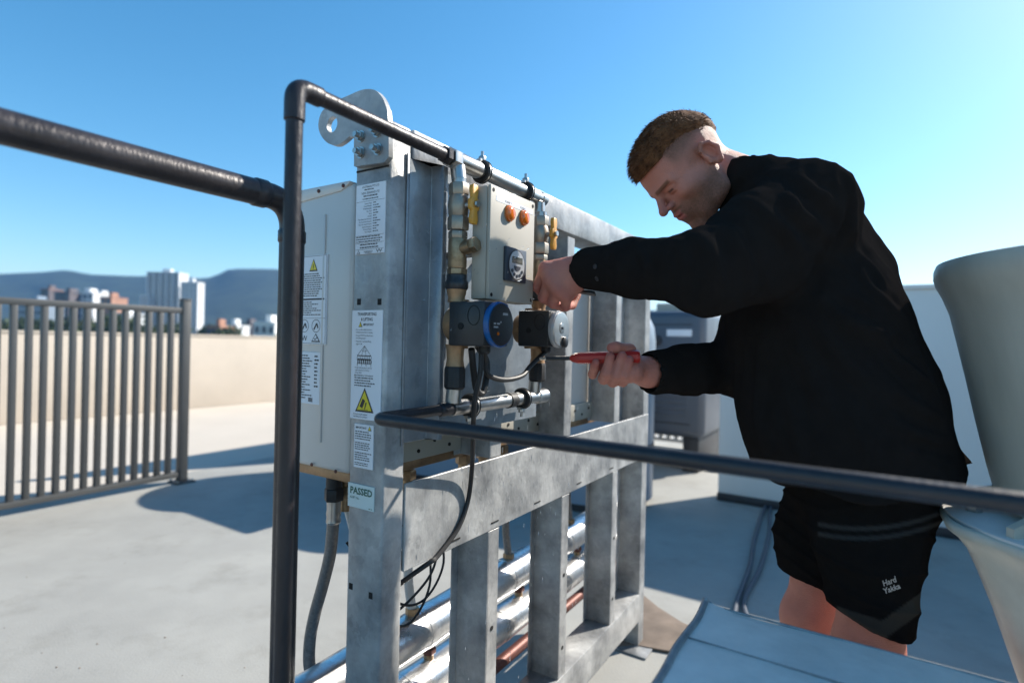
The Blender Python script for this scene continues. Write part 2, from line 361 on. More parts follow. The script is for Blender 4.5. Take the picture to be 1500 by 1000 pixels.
# ================================================================== EQUIPMENT FRAME
fr = thing('equipment_frame', 'galvanised steel frame carrying the water heaters, with lifting lug and warning stickers', 'frame', F(.65, -.04, 0))
G = MAT['galv']
# near post: a folded hollow section, end face to the left
post = MB().box((0, -.085, 0), (.054, 0, 1.497)).build('post', G, fr, bevel=.006, seg=3)
# end post: web + two flanges
def channel(nm, t, w, z0, z1, back=True):
    mb = MB(); th = .0035
    mb.box((t, -.085, z0), (t + th, 0, z1))
    mb.box((t + th, -th, z0), (t + w, 0, z1))
    mb.box((t - .022, -.085, z0), (t, -.085 + th, z1))
    mb.box((t + w - th, -.016, z0), (t + w, -th, z1))
    o = mb.build(nm, G, fr, bevel=.001, seg=1)
    return o
holes = {}
for i, t in enumerate((.322, .672, 1.03)):
    for z0, z1 in ((.2, .7), (.862, 1.41)):
        s = channel('stud', t, .044, z0, z1)
        for z in ((z0 + .08, z0 + .28) if z0 < .5 else (1.33,)):
            MB().lathe(F(t + .022, .0006, z), N, [(0, .0055), (.0006, .0055)], 12).build('bolt_hole', MAT['dark_slot'], s)
ep = channel('end_post', 1.31, .054, 0, 1.497)
MB().box((1.25, -.14, 0), (1.42, .05, .008)).build('foot_plate', G, ep, bevel=.002)
MB().box((-.05, -.13, -.0), (.10, .05, .008)).build('foot_plate', G, post, bevel=.002)
# beams
def beam(nm, t0, t1, z0, z1, lip=.03):
    mb = MB(); th = .004
    mb.box((t0, -th, z0), (t1, .002, z1)); mb.box((t0, -lip, z0), (t1, -th, z0 + th)); mb.box((t0, -lip - th, z0), (t1, -lip, z0 + .022))
    return mb.build(nm, G, fr, bevel=.0012, seg=1)
mbm = beam('middle_beam', .0545, 1.3645, .702, .860)
tb = MB().box((.0545, -.085, 1.418), (1.31, .003, 1.497)).build('top_beam', G, fr, bevel=.004)
br = MB().box((.0545, -.085, .10), (1.31, .003, .20)).build('base_rail', G, fr, bevel=.004)
for t in (.19, .33, .52, .76, 1.0, 1.2):
    MB().box((t, .002, .716), (t + .028, .0035, .719)).build('slot', MAT['dark_slot'], mbm)
# zinc runs on the middle beam
zr = MB(); rnd = random.Random(3)
for i in range(90):
    t = rnd.uniform(.2, 1.28); z = rnd.uniform(.72, .85); a = rnd.uniform(.003, .009); b = rnd.uniform(.004, .016)
    zr.add([F(t - a, .0022, z), F(t, .0022, z - b), F(t + a, .0022, z), F(t, .0022, z + b * .6), F(t, .0022 + rnd.uniform(.0006, .0016), z)], [(0, 1, 4), (1, 2, 4), (2, 3, 4), (3, 0, 4)])
o = zr.build('zinc_runs', G, mbm, ang=80); o['kind'] = 'stuff'
# folded mounting panel behind the valves
pn = MB()
sec = [(.046, .0035), (.060, .0055), (.100, .0055), (.103, .0055), (.106, .030), (.1085, .0315), (.118, .0315), (.121, .0295), (.124, .0045), (.128, .0035), (.515, .0035), (.515, .0015), (.1275, .0015), (.122, .003), (.119, .029), (.1085, .0295), (.104, .003), (.0995, .0035), (.060, .0035), (.046, .0015)]
pn.prism(sec, lambda a, b, c: F(a, b, c), .935, 1.442)
pan = pn.build('mounting_panel', MAT['galv_smooth'], fr, bevel=.0008, seg=1)
side = MB().box((.040, .0012, .93), (.046, .0040, 1.45)).build('seam_strip', MAT['galv_smooth'], pan, bevel=.001)
# lifting lug
pts = [(-.076, 1.423), (-.078, 1.475), (-.09, 1.479), (-.106, 1.472), (-.126, 1.469), (-.151, 1.479), (-.171, 1.5), (-.175, 1.521), (-.164, 1.54), (-.134, 1.549), (-.093, 1.553), (-.058, 1.555), (-.029, 1.548), (-.009, 1.53), (.003, 1.507), (.007, 1.481), (.009, 1.427), (-.002, 1.419)]
sm = [(p.x, p.y) for p in catmull([Vector((a, b, 0)) for a, b in pts[2:15]], 5)]
poly = pts[0:2] + sm + pts[15:]
hole = [(-.137 + .0145 * math.cos(a), 1.509 + .0145 * math.sin(a)) for a in [k * math.pi / 12 for k in range(24)]]
lug = flat_curve([poly, hole], .010, lambda a, b, c: F(-.0065 + c, a, b)).build('lifting_lug', G, fr, bevel=.0012, seg=1, ang=30)
for x, y in ((529, 200), (553, 193), (529, 224), (554, 219)):
    p = onT(x, y, -.0115); b = MB()
    b.lathe(p, -U, [(0, .0105), (.0018, .0105)], 18); b.hex(p - U * .0018, -U, .007, .0085); b.tube([p - U * .008, p - U * .016], .0048, 10)
    b.build('bolt', MAT['steel'], lug)
MB().box((-.0012, -.085 + .004, 1.415), (-.0004, -.0, 1.418)).build('weld_seam', MAT['dark_slot'], lug)
for x, y in ((526, 442), (556, 442), (514, 858), (543, 872)):
    p = TN(onT(x, y, 0)); MB().box((-.0006, p[1] - .0045, p[2] - .0055), (.0003, p[1] + .0045, p[2] + .0055)).build('square_hole', MAT['dark_slot'], post)
# stickers on the end face
def lines(mb, n0, n1, z0, z1, rows, t, seed, wmin=.7, word=.0055, hh=None):
    rr = random.Random(seed); dz = (z1 - z0) / rows; h = hh or dz * .42
    for i in range(rows):
        z = z1 - (i + .6) * dz; e = n0 + (n1 - n0) * rr.uniform(wmin, 1); x = n0
        while x < e - .002:
            w = min(rr.uniform(.3, 1.3) * word, e - x); mb.add([F(t, x, z), F(t, x + w, z), F(t, x + w, z + h), F(t, x, z + h)], [(0, 1, 2, 3)]); x += w + word * .22
def q(mb, t, n0, z0, n1, z1): mb.add([F(t, n0, z0), F(t, n1, z0), F(t, n1, z1), F(t, n0, z1)], [(0, 1, 2, 3)])
def tri(mb, t, n, z, w, h): mb.add([F(t, n - w / 2, z), F(t, n + w / 2, z), F(t, n, z + h)], [(0, 1, 2)])
TS = -.0022; TP = -.0025; TP2 = -.0028
def txt(mb, s, n, z, h, width=None, align='LEFT', t=TP, bold=.0): text_mb(mb, s, F(t, n, z), N, Z, h, width, align, bold)
def sticker(n0, n1, z0, z1, m=None, nm='sticker', t=TS, parent=None):
    return MB().box((t, n0, z0), (t + .0018, n1, z1)).build(nm, m or MAT['sticker'], parent or post, smooth=False)
# 1 data plate
s = sticker(-.0785, -.0065, 1.268, 1.391); s['label'] = 'white printed data label under the lifting lug'; ink = MB()
txt(ink, 'AUSTRALIA PTY LTD', -.0425, 1.3845, .0038, .042, 'CENTER'); lines(ink, -.058, -.027, 1.3785, 1.383, 1, TP, 1)
txt(ink, 'NEW ZEALAND LTD', -.0425, 1.3735, .0038, .044, 'CENTER'); lines(ink, -.06, -.025, 1.367, 1.372, 1, TP, 2); lines(ink, -.062, -.023, 1.3625, 1.3665, 1, TP, 22)
q(ink, TP, -.0775, 1.3605, -.0075, 1.361)
for i, (a, b) in enumerate((('System Type', 'CONTIN'), ('Serial Number', '00000000'), ('Model Number', 'SYSTEM'), ('Gas Type', 'Natural'), ('Input', 'MJ/h'), ('Output', 'kW'), ('Max Operating Pressure', 'kPa'), ('Min Gas Inlet Pressure', 'kPa'), ('Max Gas Inlet Pressure', 'kPa'), ('System Pressure', 'kPa'), ('Thermal Rating', 'kW'), ('Net Weight', 'kg'))):
    z = 1.3555 - i * .00455; text_mb(ink, a, F(TP, -.0385, z), N, Z, .0024, None, 'RIGHT'); lines(ink, -.035, -.035 + .008 + .012 * ((i * 7) % 5) / 5, z - .0008, z + .0030, 1, TP, 40 + i, 1)
q(ink, TP, -.0775, 1.3002, -.0075, 1.3007); lines(ink, -.0765, -.009, 1.2875, 1.3, 3, TP, 5); q(ink, TP, -.0775, 1.2868, -.0075, 1.2873)
lines(ink, -.066, -.019, 1.2765, 1.2865, 2, TP, 6, .85); q(ink, TP, -.0775, 1.276, -.0075, 1.2765)
txt(ink, 'ASSEMBLED IN', -.045, 1.2735 - .0025, .0024, .022, 'CENTER'); txt(ink, 'AUSTRALIA', -.045, 1.2688, .0022, .017, 'CENTER'); txt(ink, 'W', -.026, 1.2695, .0058, .015)
tri(ink, TP, -.070, 1.2692, .009, .0062); ink.build('print', MAT['ink'], s, smooth=False, recalc=False)
w_ = MB(); tri(w_, TP2, -.070, 1.2704, .0052, .0036); w_.build('print_gap', MAT['sticker'], s, smooth=False, recalc=False)
# 2 transporting & lifting
s = sticker(-.082, -.007, .977, 1.169); s['label'] = 'tall white transporting and lifting warning sticker with yellow triangle'; ink = MB(); yl = MB()
txt(ink, 'TRANSPORTING', -.0445, 1.1595, .0055, .047, 'CENTER', bold=.012); txt(ink, '& LIFTING', -.0445, 1.1505, .0055, .029, 'CENTER', bold=.012)
tri(ink, TP, -.0605, 1.1395, .0095, .0098); tri(yl, TP2, -.0605, 1.1406, .0062, .0068); txt(ink, 'IMPORTANT', -.0535, 1.1418, .0042, .026, bold=.012)
for z, a, b in ((1.1335, '• Do not lift when product', '  remains attached or piping'), (1.1232, '• Frame MUST be lifted from', '  the lifting points'), (1.1130, '• Maximum included lifting', '  angle is 60')):
    txt(ink, a, -.0735, z, .0027); txt(ink, b, -.0735, z - .0046, .0027)
def ln(mb, n0, z0, n1, z1, w=.0007, t=TP):
    d = Vector((n1 - n0, z1 - z0)); d.normalize(); px_, pz = -d.y * w / 2, d.x * w / 2
    mb.add([F(t, n0 + px_, z0 + pz), F(t, n1 + px_, z1 + pz), F(t, n1 - px_, z1 - pz), F(t, n0 - px_, z0 - pz)], [(0, 1, 2, 3)])
apex = (-.049, 1.1065)
for a in (-.066, -.0555, -.0445, -.033): ln(ink, *apex, a, 1.0895)
for k in range(6): a0 = -2.2 + k * .22; ln(ink, apex[0] + .010 * math.cos(a0), apex[1] + .010 * math.sin(a0), apex[0] + .010 * math.cos(a0 + .22), apex[1] + .010 * math.sin(a0 + .22))
q(ink, TP, -.067, 1.0882, -.032, 1.0898); q(ink, TP, -.067, 1.0810, -.032, 1.0836); q(ink, TP, -.067, 1.0745, -.032, 1.0755)
for k in range(8): q(ink, TP, -.066 + k * .0047, 1.0755, -.0635 + k * .0047, 1.0810)
for k in range(9): q(ink, TP, -.067 + k * .0044, 1.0836, -.0662 + k * .0044, 1.0882)
for k in (-.0665, -.0555, -.0445, -.0328): q(ink, TP, k, 1.0705, k + .001, 1.0745)
for z, a in ((1.0665, '• Single sided systems will tilt'), (1.0622, '  approximately 15 when'), (1.0579, '  being lifted')): txt(ink, a, -.0735, z, .0026)
tri(ink, TP, -.0715, 1.0525, .004, .0042); txt(ink, 'WARNING: TOP HEAVY', -.0685, 1.0527, .0028, None, bold=.006)
lines(ink, -.0725, -.021, 1.0335, 1.0515, 4, TP, 9, .8)
ink.build('print', MAT['ink'], s, smooth=False, recalc=False); ink = MB(); txt(ink, 'Remove pallet before', -.0735, .9845, .0028); txt(ink, 'installing into position', -.0735, .9802, .0028)
ink.build('print', MAT['ink'], s, smooth=False, recalc=False); yl.build('yellow_print', MAT['yellow_print'], s, smooth=False, recalc=False)
ink = MB(); yl = MB(); bx = MB(); bz = .9900
tri(ink, TP, -.0460, bz, .046, .043); tri(yl, TP2, -.0460, bz + .0032, .0365, .0345)
bx.add([F(-.0031, n, z) for n, z in ((-.0575, bz + .0095), (-.0505, bz + .0065), (-.0438, bz + .0205), (-.0500, bz + .0240))], [(0, 1, 2, 3)])
bx.add([F(-.0031, n, z) for n, z in ((-.0455, bz + .005), (-.0440, bz + .005), (-.0415, bz + .012), (-.0400, bz + .0170), (-.0425, bz + .0175), (-.0445, bz + .011))], [tuple(range(6))])
q(bx, -.0031, -.056, bz + .0042, -.037, bz + .0049)
ink.build('triangle_border', MAT['ink'], s, smooth=False, recalc=False); yl.build('triangle_field', MAT['yellow_print'], s, smooth=False, recalc=False); bx.build('tipping_symbol', MAT['ink'], s, smooth=False, recalc=False)
# 3 important
s = sticker(-.070, -.0225, .8915, .9685); s['label'] = 'small white important notice sticker'; ink = MB(); yl = MB()
txt(ink, 'IMPORTANT', -.0665, .9605, .0036, .027, bold=.012); tri(ink, TP, -.0315, .9585, .009, .0085); tri(yl, TP2, -.0315, .9596, .0062, .006)
for i, (a, b) in enumerate(((.940, .957), (.922, .937), (.9035, .9195), (.8945, .9015))): lines(ink, -.0675, -.0255, a, b, 4 if i < 3 else 2, TP, 60 + i, .72, .006)
ink.build('print', MAT['ink'], s, smooth=False, recalc=False); yl.build('yellow_print', MAT['yellow_print'], s, smooth=False, recalc=False)
# 4 passed
s = sticker(-.083, -.0175, .820, .862, MAT['sticker_green']); s['label'] = 'pale green sticker reading PASSED'; ink = MB()
txt(ink, 'PASSED', -.0775, .8445, .0115, .055, bold=.03); txt(ink, 'ASSET No.', -.0775, .8355, .0042, .024); lines(ink, -.030, -.021, .8215, .8245, 1, TP, 95, 1)
ink.build('print', MAT['ink_green'], s, smooth=False, recalc=False)

# ------------------------------------------------------------------ water heaters
def heater(t0, label, detailed):
    w = .345; n0, n1 = -.31, -.092; z0, z1 = .871, 1.402
    r = thing('water_heater', label, 'water heater', F(t0 + w / 2, -.2, z0), 'water heaters hung on the frame')
    c = MB().box((t0, n0, z0), (t0 + w, n1, z1)).build('casing', MAT['heater_case'], r, bevel=.010, seg=3)
    lid = MB()
    lid.prism([(n0 - .002, z1 - .024), (n1 - .036, z1 - .012), (n1 - .012, z1 + .0), (n1 - .012, z1 + .004), (n0 - .002, z1 + .004)], lambda a, b, cc: F(cc, a, b), t0 - .0025, t0 + w + .0025)
    lid.build('lid', MAT['heater_case'], c, bevel=.0015)
    bt = MB().box((t0 + .01, n0 + .02, z0 - .018), (t0 + w - .01, n1 + .004, z0 + .0)).build('base_cover', MAT['bronze'], r, bevel=.002)
    MB().box((t0 + .04, n1 + .0005, z0 + .002), (t0 + w - .03, n1 + .014, z0 + .055)).build('terminal_cover', MAT['box_case'], r, bevel=.003)
    for k in range(5):
        MB().lathe(F(t0 + .07 + k * .05, n1 + .014, z0 + .02 + .016 * (k % 2)), N, [(0, .004), (.002, .004)], 10).build('screw', MAT['dark_slot'], r)
    MB().box((t0 + .06, n1 + .0142, z0 + .006), (t0 + .085, n1 + .0148, z0 + .016)).build('blue_sticker', MAT['pump_blue'], r)
    for k, dt in enumerate((.08, .17, .26)):
        g = MB(); g.tube([F(t0 + dt, -.19, z0 - .018), F(t0 + dt, -.19, z0 - .05)], .014, 12); g.hex(F(t0 + dt, -.19, z0 - .05), -Z, .022, .02); g.tube([F(t0 + dt, -.19, z0 - .07), F(t0 + dt, -.19, z0 - .10)], .013, 12)
        g.build('connector', MAT['brass'], r)
    # vertical pressing on the flank
    rb = MB(); rb.box((t0 - .003, -.174, z0 + .05), (t0 + .002, -.168, z1 - .05)); rb.build('pressed_rib', MAT['heater_case'], c, bevel=.0018)
    if detailed:
        for x, y in ((467, 280), (503, 272), (457, 680), (492, 690)):
            p = onT(x, y, t0 - .003); MB().lathe(p, -U, [(0, .0035), (.0015, .0035), (.0024, .002)], 12).build('screw', MAT['copper'], c)
    return r, c
h1, c1 = heater(.006, 'cream water heater with warning labels on its flank, beside the frame post', True)
heater(.395, 'cream water heater hung on the frame behind the control box', False)
heater(.780, 'cream water heater hung on the frame nearest its far end post', False)
t = .0035
def hst(n0, n1, z0, z1): return MB().box((t, n0, z0), (t + .0025, n1, z1)).build('sticker', MAT['sticker'], c1, smooth=False)
s = hst(-.262, -.160, 1.106, 1.276); ink = MB(); yl = MB(); T1 = t - .0004; T2 = t - .0007
for a, b, cc, d in ((-.2605, 1.1075, -.160 - .0015, 1.1081), (-.2605, 1.2739, -.1615, 1.2745), (-.2605, 1.1075, -.2600, 1.2745), (-.1621, 1.1075, -.1615, 1.2745)): q(ink, T1, a, b, cc, d)
tri(ink, T1, -.199, 1.2455, .024, .0235); tri(yl, T2, -.199, 1.2478, .0185, .0185); q(ink, T2 - .0003, -.1998, 1.2515, -.1982, 1.2595); q(ink, T2 - .0003, -.1998, 1.2487, -.1982, 1.2502)
lines(ink, -.256, -.166, 1.196, 1.242, 11, T1, 71, .75, .007); q(ink, T1, -.256, 1.1905, -.166, 1.1935); lines(ink, -.256, -.170, 1.160, 1.188, 7, T1, 72, .6, .007); q(ink, T1, -.2605, 1.1555, -.1615, 1.156)
for cn in (-.188, -.222):
    for k in range(16):
        a = k * math.pi / 8; ln(ink, cn + .012 * math.cos(a), 1.141 + .012 * math.sin(a), cn + .012 * math.cos(a + .4), 1.141 + .012 * math.sin(a + .4), .0009, T1)
    ln(ink, cn - .006, 1.134, cn + .002, 1.146, .003, T1); ln(ink, cn + .002, 1.146, cn + .006, 1.137, .003, T1)
tri(ink, T1, -.188, 1.1105, .026, .0165); wt = MB(); tri(wt, T2, -.188, 1.1128, .0185, .0115); ln(ink, -.192, 1.117, -.189, 1.1145, .0016, T2 - .0003); ln(ink, -.189, 1.1145, -.184, 1.119, .0016, T2 - .0003)
txt(ink, 'W', -.230, 1.1125, .010, .017, t=T1)
ink.build('print', MAT['ink'], s, smooth=False, recalc=False); yl.build('yellow_print', MAT['yellow_print'], s, smooth=False, recalc=False); wt.build('print_gap', MAT['sticker'], s, smooth=False, recalc=False)
s = hst(-.258, -.174, .992, 1.091); ink = MB(); lines(ink, -.252, -.196, 1.00, 1.086, 17, T1, 81, .6, .006); lines(ink, -.190, -.177, 1.022, 1.086, 9, T1, 82, .6, .005)
for k in range(8): q(ink, T1, -.206 + k * .0016, .996, -.2052 + k * .0016, 1.004)
ink.build('print', MAT['ink'], s, smooth=False, recalc=False)

# ------------------------------------------------------------------ pipes
def ell(pts, rad=.03, n=6):      # polyline with rounded corners
    pts = [Vector(p) for p in pts]; out = [pts[0]]
    for i in range(1, len(pts) - 1):
        a, b, c = pts[i - 1], pts[i], pts[i + 1]; d1 = (a - b).normalized(); d2 = (c - b).normalized()
        p, q_ = b + d1 * rad, b + d2 * rad
        for k in range(n + 1):
            u_ = k / n; out.append(p * (1 - u_) ** 2 + b * 2 * u_ * (1 - u_) + q_ * u_ ** 2)
    out.append(pts[-1]); return out
# thick gas pipe
r = thing('gas_pipe', 'thick dark painted pipe running past the heater and turning down', 'pipe', F(-.095, -.13, 0))
MB().tube(ell([F(-1.6, -.13, 1.349), F(-.095, -.13, 1.349), F(-.095, -.13, 0.0)], .05, 10), .0205, 28).build('pipe_run', MAT['pipe_dark'], r)
for a, b in (((-.17, 1.349), (-.15, 1.349)), ): MB().tube([F(-.168, -.13, 1.349), F(-.165, -.13, 1.349), F(-.148, -.13, 1.349), F(-.145, -.13, 1.349)], [.0205, .0225, .0225, .0205], 28).build('weld_collar', MAT['pipe_dark'], r)
MB().tube([F(-.095, -.13, 1.30), F(-.095, -.13, 1.297), F(-.095, -.13, 1.28), F(-.095, -.13, 1.277)], [.0205, .0225, .0225, .0205], 28).build('weld_collar', MAT['pipe_dark'], r)
MB().lathe(F(-.095, -.13, 0), Z, [(0, .05), (.006, .05), (.006, .022)], 24).build('floor_flange', MAT['pipe_dark'], r)
# upper manifold
r = thing('upper_manifold', 'slim weathered copper pipe rising and running over the control box', 'pipe', F(-.225, .05, 0))
MB().tube(ell([F(-.225, .05, 0), F(-.225, .05, 1.452), F(.118, .05, 1.452)], .02, 8), .0112, 24).build('pipe_run', MAT['pipe_dark'], r)
ep_ = [F(-.225, .05, 1.405), F(-.225, .05, 1.407)] + ell([F(-.225, .05, 1.425), F(-.225, .05, 1.452), F(-.186, .05, 1.452)], .02, 8) + [F(-.184, .05, 1.452)]
MB().tube(ep_, [.0112] + [.0136] * (len(ep_) - 2) + [.0112], 24).build('elbow', MAT['pipe_dark'], r)
MB().hex(F(.098, .05, 1.452), U, .022, .0195).build('nut', MAT['steel'], r)
MB().hex(F(.082, .05, 1.452), U, .014, .016).build('nut', MAT['pipe_dark'], r)
MB().tube([F(.118, .05, 1.452), F(.122, .05, 1.452), F(.185, .05, 1.452), F(.187, .05, 1.452)], [.0145, .0165, .0165, .0145], 28).build('tee', MAT['steel'], r)
MB().tube([F(.121, .052, 1.44), F(.121, .056, 1.415)], .0142, 24).build('branch', MAT['steel'], r)
MB().tube([F(.187, .05, 1.452), F(.425, .05, 1.452), F(.427, .05, 1.452), F(.445, .05, 1.452)], [.0135, .0135, .0155, .0155], 28).build('header', MAT['steel'], r)
MB().tube([F(.425, .05, 1.44), F(.425, .05, 1.415)], .0142, 24).build('branch', MAT['steel'], r)
def clamp(par, t, n, z, rr, up=1):
    c = MB().lathe(F(t - .006, n, z), U, [(0, rr), (0, rr + .007), (.003, rr + .009), (.005, rr + .005), (.008, rr + .005), (.010, rr + .009), (.013, rr + .007), (.013, rr)], 28, cap=False).build('pipe_clamp', MAT['rubber'], par)
    MB().lathe(F(t - .0015, n, z), U, [(0, rr + .005), (0, rr + .0075), (.005, rr + .0075), (.005, rr + .005)], 28, cap=False).build('clamp_band', MAT['steel'], c)
    b = MB(); b.hex(F(t, n, z + up * (rr + .006)), Z * up, .010, .0075); b.tube([F(t, n, z + up * rr), F(t, n, z + up * (rr + .026))], .0032, 8); b.box((t - .012, n - .005, z + min(up * (rr + .004), up * (rr + .009))), (t + .012, n + .005, z + max(up * (rr + .004), up * (rr + .009))))
    b.build('clamp_bolt', MAT['steel'], c)
    MB().tube([F(t, n - rr - .003, z + up * .004), F(t, .004, z + up * .004)], .004, 8).build('clamp_stud', MAT['steel'], c)
clamp(r, .200, .05, 1.452, .0140); clamp(r, .365, .05, 1.452, .0138)
# lower manifold and the pipe that leaves it
r = thing('lower_manifold', 'lower steel header under the pumps with black insulated pipe leading away past the man', 'pipe', F(-.06, .06, .997))
MB().tube(ell([F(.105, .05, .994), F(-.066, .05, .994), F(-.066, 1.9, .994)], .018, 8), .0098, 22).build('pipe_run', MAT['pipe_black'], r)
MB().tube([F(.085, .05, .994), F(.089, .05, .994), F(.118, .05, .994)], [.0105, .0125, .0125], 22).build('coupling', MAT['pipe_black'], r)
MB().tube([F(.118, .05, .994), F(.43, .05, .994)], .0145, 28).build('header', MAT['steel'], r)
MB().tube([F(.43, .05, .994), F(.432, .05, .994), F(.47, .05, .994)], [.0145, .017, .017], 28).build('end_cap', MAT['steel'], r)
MB().tube([F(.31, .05, .994), F(.335, .05, .994)], .0165, 28).build('joint', MAT['rubber'], r)
for tt in (.123, .420): MB().tube([F(tt, .052, 1.005), F(tt, .054, 1.03)], .0145, 24).build('branch', MAT['steel'], r)
clamp(r, .178, .05, .994, .0148, -1); clamp(r, .37, .05, .994, .0148, -1)
MB().tube([F(-.066, 1.9, .994), F(-.066, 1.9, 0)], .0098, 22).build('drop_leg', MAT['pipe_black'], r)

# ------------------------------------------------------------------ valve columns and pumps
def valve_column(tc, label, nb=.056):
    r = thing('valve_column', label, 'valves', F(tc, nb, 1.02)); A = lambda z: F(tc, nb, z)
    MB().tube([A(1.418), A(1.405)], .0135, 24).build('tail_pipe', MAT['steel'], r)
    b = MB(); b.hex(A(1.386), Z, .022, .0185); b.lathe(A(1.347), Z, [(0, .0165), (.006, .0185), (.02, .020), (.033, .0185), (.039, .0165)], 28); b.hex(A(1.322), Z, .025, .0200)
    v = b.build('ball_valve', MAT['valve_steel'], r, ang=28)
    MB().tube([A(1.366) + N * .017, A(1.366) + N * .034], .006, 12).build('stem', MAT['steel'], v)
    hw = MB(); pr = [(-.006, .036), (-.0085, .026), (-.006, .012), (-.011, .008), (-.011, -.008), (-.006, -.012), (-.0085, -.026), (-.006, -.036), (.006, -.036), (.0085, -.026), (.006, -.012), (.011, -.008), (.011, .008), (.006, .012), (.0085, .026), (.006, .036)]
    hw.prism(pr, lambda a, b_, c: F(tc + a * 1.15, nb + c, 1.366 + b_), .030, .039)
    hd = hw.build('handle', MAT['yellow_handle'], v, bevel=.002)
    MB().hex(A(1.366) + N * .039, N, .006, .0065).build('handle_nut', MAT['steel'], hd)
    MB().hex(A(1.306), Z, .014, .0178).build('union_nut', MAT['valve_steel'], r)
    b = MB(); b.lathe(A(1.252), Z, [(0, .0165), (.004, .0175), (.05, .0175), (.054, .0165)], 28); b.lathe(A(1.287) + N * .008, (N * .97 + Z * .2), [(0, .012), (.016, .0128), (.024, .0128)], 24)
    sb = b.build('strainer_body', MAT['brass'], r)
    ax = (N * .97 + Z * .2).normalized()
    MB().hex(A(1.287) + N * .008 + ax * .024, ax, .013, .0145).build('strainer_plug', MAT['brass'], sb)
    MB().hex(A(1.240), Z, .012, .0185).build('union_nut', MAT['brass'], r)
    MB().lathe(A(1.213), Z, [(0, .0195), (.003, .0215), (.014, .0215), (.018, .0190), (.027, .0190)], 16).build('pump_union', MAT['pump_black'], r)
    MB().lathe(A(1.190), Z, [(0, .0165), (.008, .0155), (.016, .0175), (.023, .0185)], 24).build('pump_tail', MAT['bronze'], r)
    b = MB(); b.lathe(A(1.072), Z, [(0, .0175), (.012, .0155), (.03, .0165), (.04, .019)], 24); b.build('pump_tail', MAT['bronze'], r)
    MB().lathe(A(1.030), Z, [(0, .0165), (.004, .0195), (.036, .0195), (.042, .0175)], 12).build('knurled_union', MAT['rubber'], r, ang=20)
    return r
valve_column(.121, 'brass and steel valve column with yellow handle at the left of the control box')
valve_column(.425, 'brass and steel valve column with yellow handle between the control box and the raised hand')
def pump(tc, n0, label, face, ring, nb=.056, blue=True):
    r = thing('circulation_pump', label, 'pump', F(tc, nb, 1.105), 'circulation pumps')
    zc_ = 1.149
    vb = MB(); vb.lathe(F(tc, n0 - .045, zc_), N, [(.022, .024), (.026, .032), (.034, .035), (.045, .036)], 32); vb.tube([F(tc, nb, 1.105), F(tc, nb, 1.195)], .0185, 24)
    vb.build('volute', MAT['bronze'], r)
    hb = MB().box((tc - .038, n0, zc_ - .039), (tc + .040, n0 + .078, zc_ + .040)).build('motor_housing', MAT['pump_black'], r, bevel=.004)
    MB().lathe(F(tc - .038, n0 + .028, zc_ - .004), -U, [(0, .006), (.0012, .006), (.0012, .003)], 16).build('housing_screw', MAT['dark_slot'], hb)
    for k in range(22):
        a = k * 2 * math.pi / 22; a2 = a + .3
        if k == 0: rg = MB()
        rg.tube([F(tc - .0384, n0 + .056 + .013 * math.cos(a), zc_ + .015 + .017 * math.sin(a)), F(tc - .0384, n0 + .056 + .013 * math.cos(a2), zc_ + .015 + .017 * math.sin(a2))], .0007, 5)
    rg.build('embossed_ring', MAT['dark_slot'], hb)
    MB().lathe(F(tc, n0 + .078, zc_), N, [(0, .0405), (.002, .0410), (.007, .0410), (.0100, .0396)], 48).build('ring', ring, r, ang=30)
    fb = MB().lathe(F(tc, n0 + .0880, zc_), N, [(0, .0375), (.0018, .0370), (.0022, .034)], 48).build('face', face, r)
    if blue:
        ink = MB()
        for a, z, w, h in ((.002, .017, .016, .0042), (-.026, .0, .007, .0028), (-.016, .0, .009, .0028), (-.026, -.006, .014, .0028), (-.006, .003, .004, .0028)):
            ink.add([F(tc + a, n0 + .0905, zc_ + z), F(tc + a + w, n0 + .0905, zc_ + z), F(tc + a + w, n0 + .0905, zc_ + z + h), F(tc + a, n0 + .0905, zc_ + z + h)], [(0, 1, 2, 3)])
        ink.build('print', MAT['silver_plastic'], fb, smooth=False, recalc=False)
        o_ = MB().lathe(F(tc - .012, n0 + .0900, zc_ - .016), N, [(0, .003), (.001, .003)], 12).build('indicator', MAT['orange_lens'], fb)
    else:
        MB().lathe(F(tc, n0 + .0900, zc_ + .002), N, [(0, .0115), (.001, .0115), (.0015, .009)], 24).build('vent_screw', MAT['steel'], fb)
        MB().box((tc - .003, n0 + .0915, zc_ + .0), (tc + .003, n0 + .0930, zc_ + .005)).build('screw_slot', MAT['tool_steel'], fb)
        MB().lathe(F(tc + .012, n0 + .0885, zc_ - .028), N, [(0, .013), (.006, .012), (.008, .008)], 20).build('speed_dial', MAT['pump_black'], fb)
    MB().lathe(F(tc + .012, n0 + .045, zc_ - .039), -Z, [(0, .011), (.01, .011), (.014, .008)], 16).build('cable_gland', MAT['rubber'], r)
    return r
pump(.130, .062, 'black circulation pump with blue ring round its dark face', MAT['pump_black'], MAT['pump_blue'])
pump(.400, .040, 'black circulation pump with polished silver end plate', MAT['pump_silver'], MAT['silver_plastic'], blue=False)

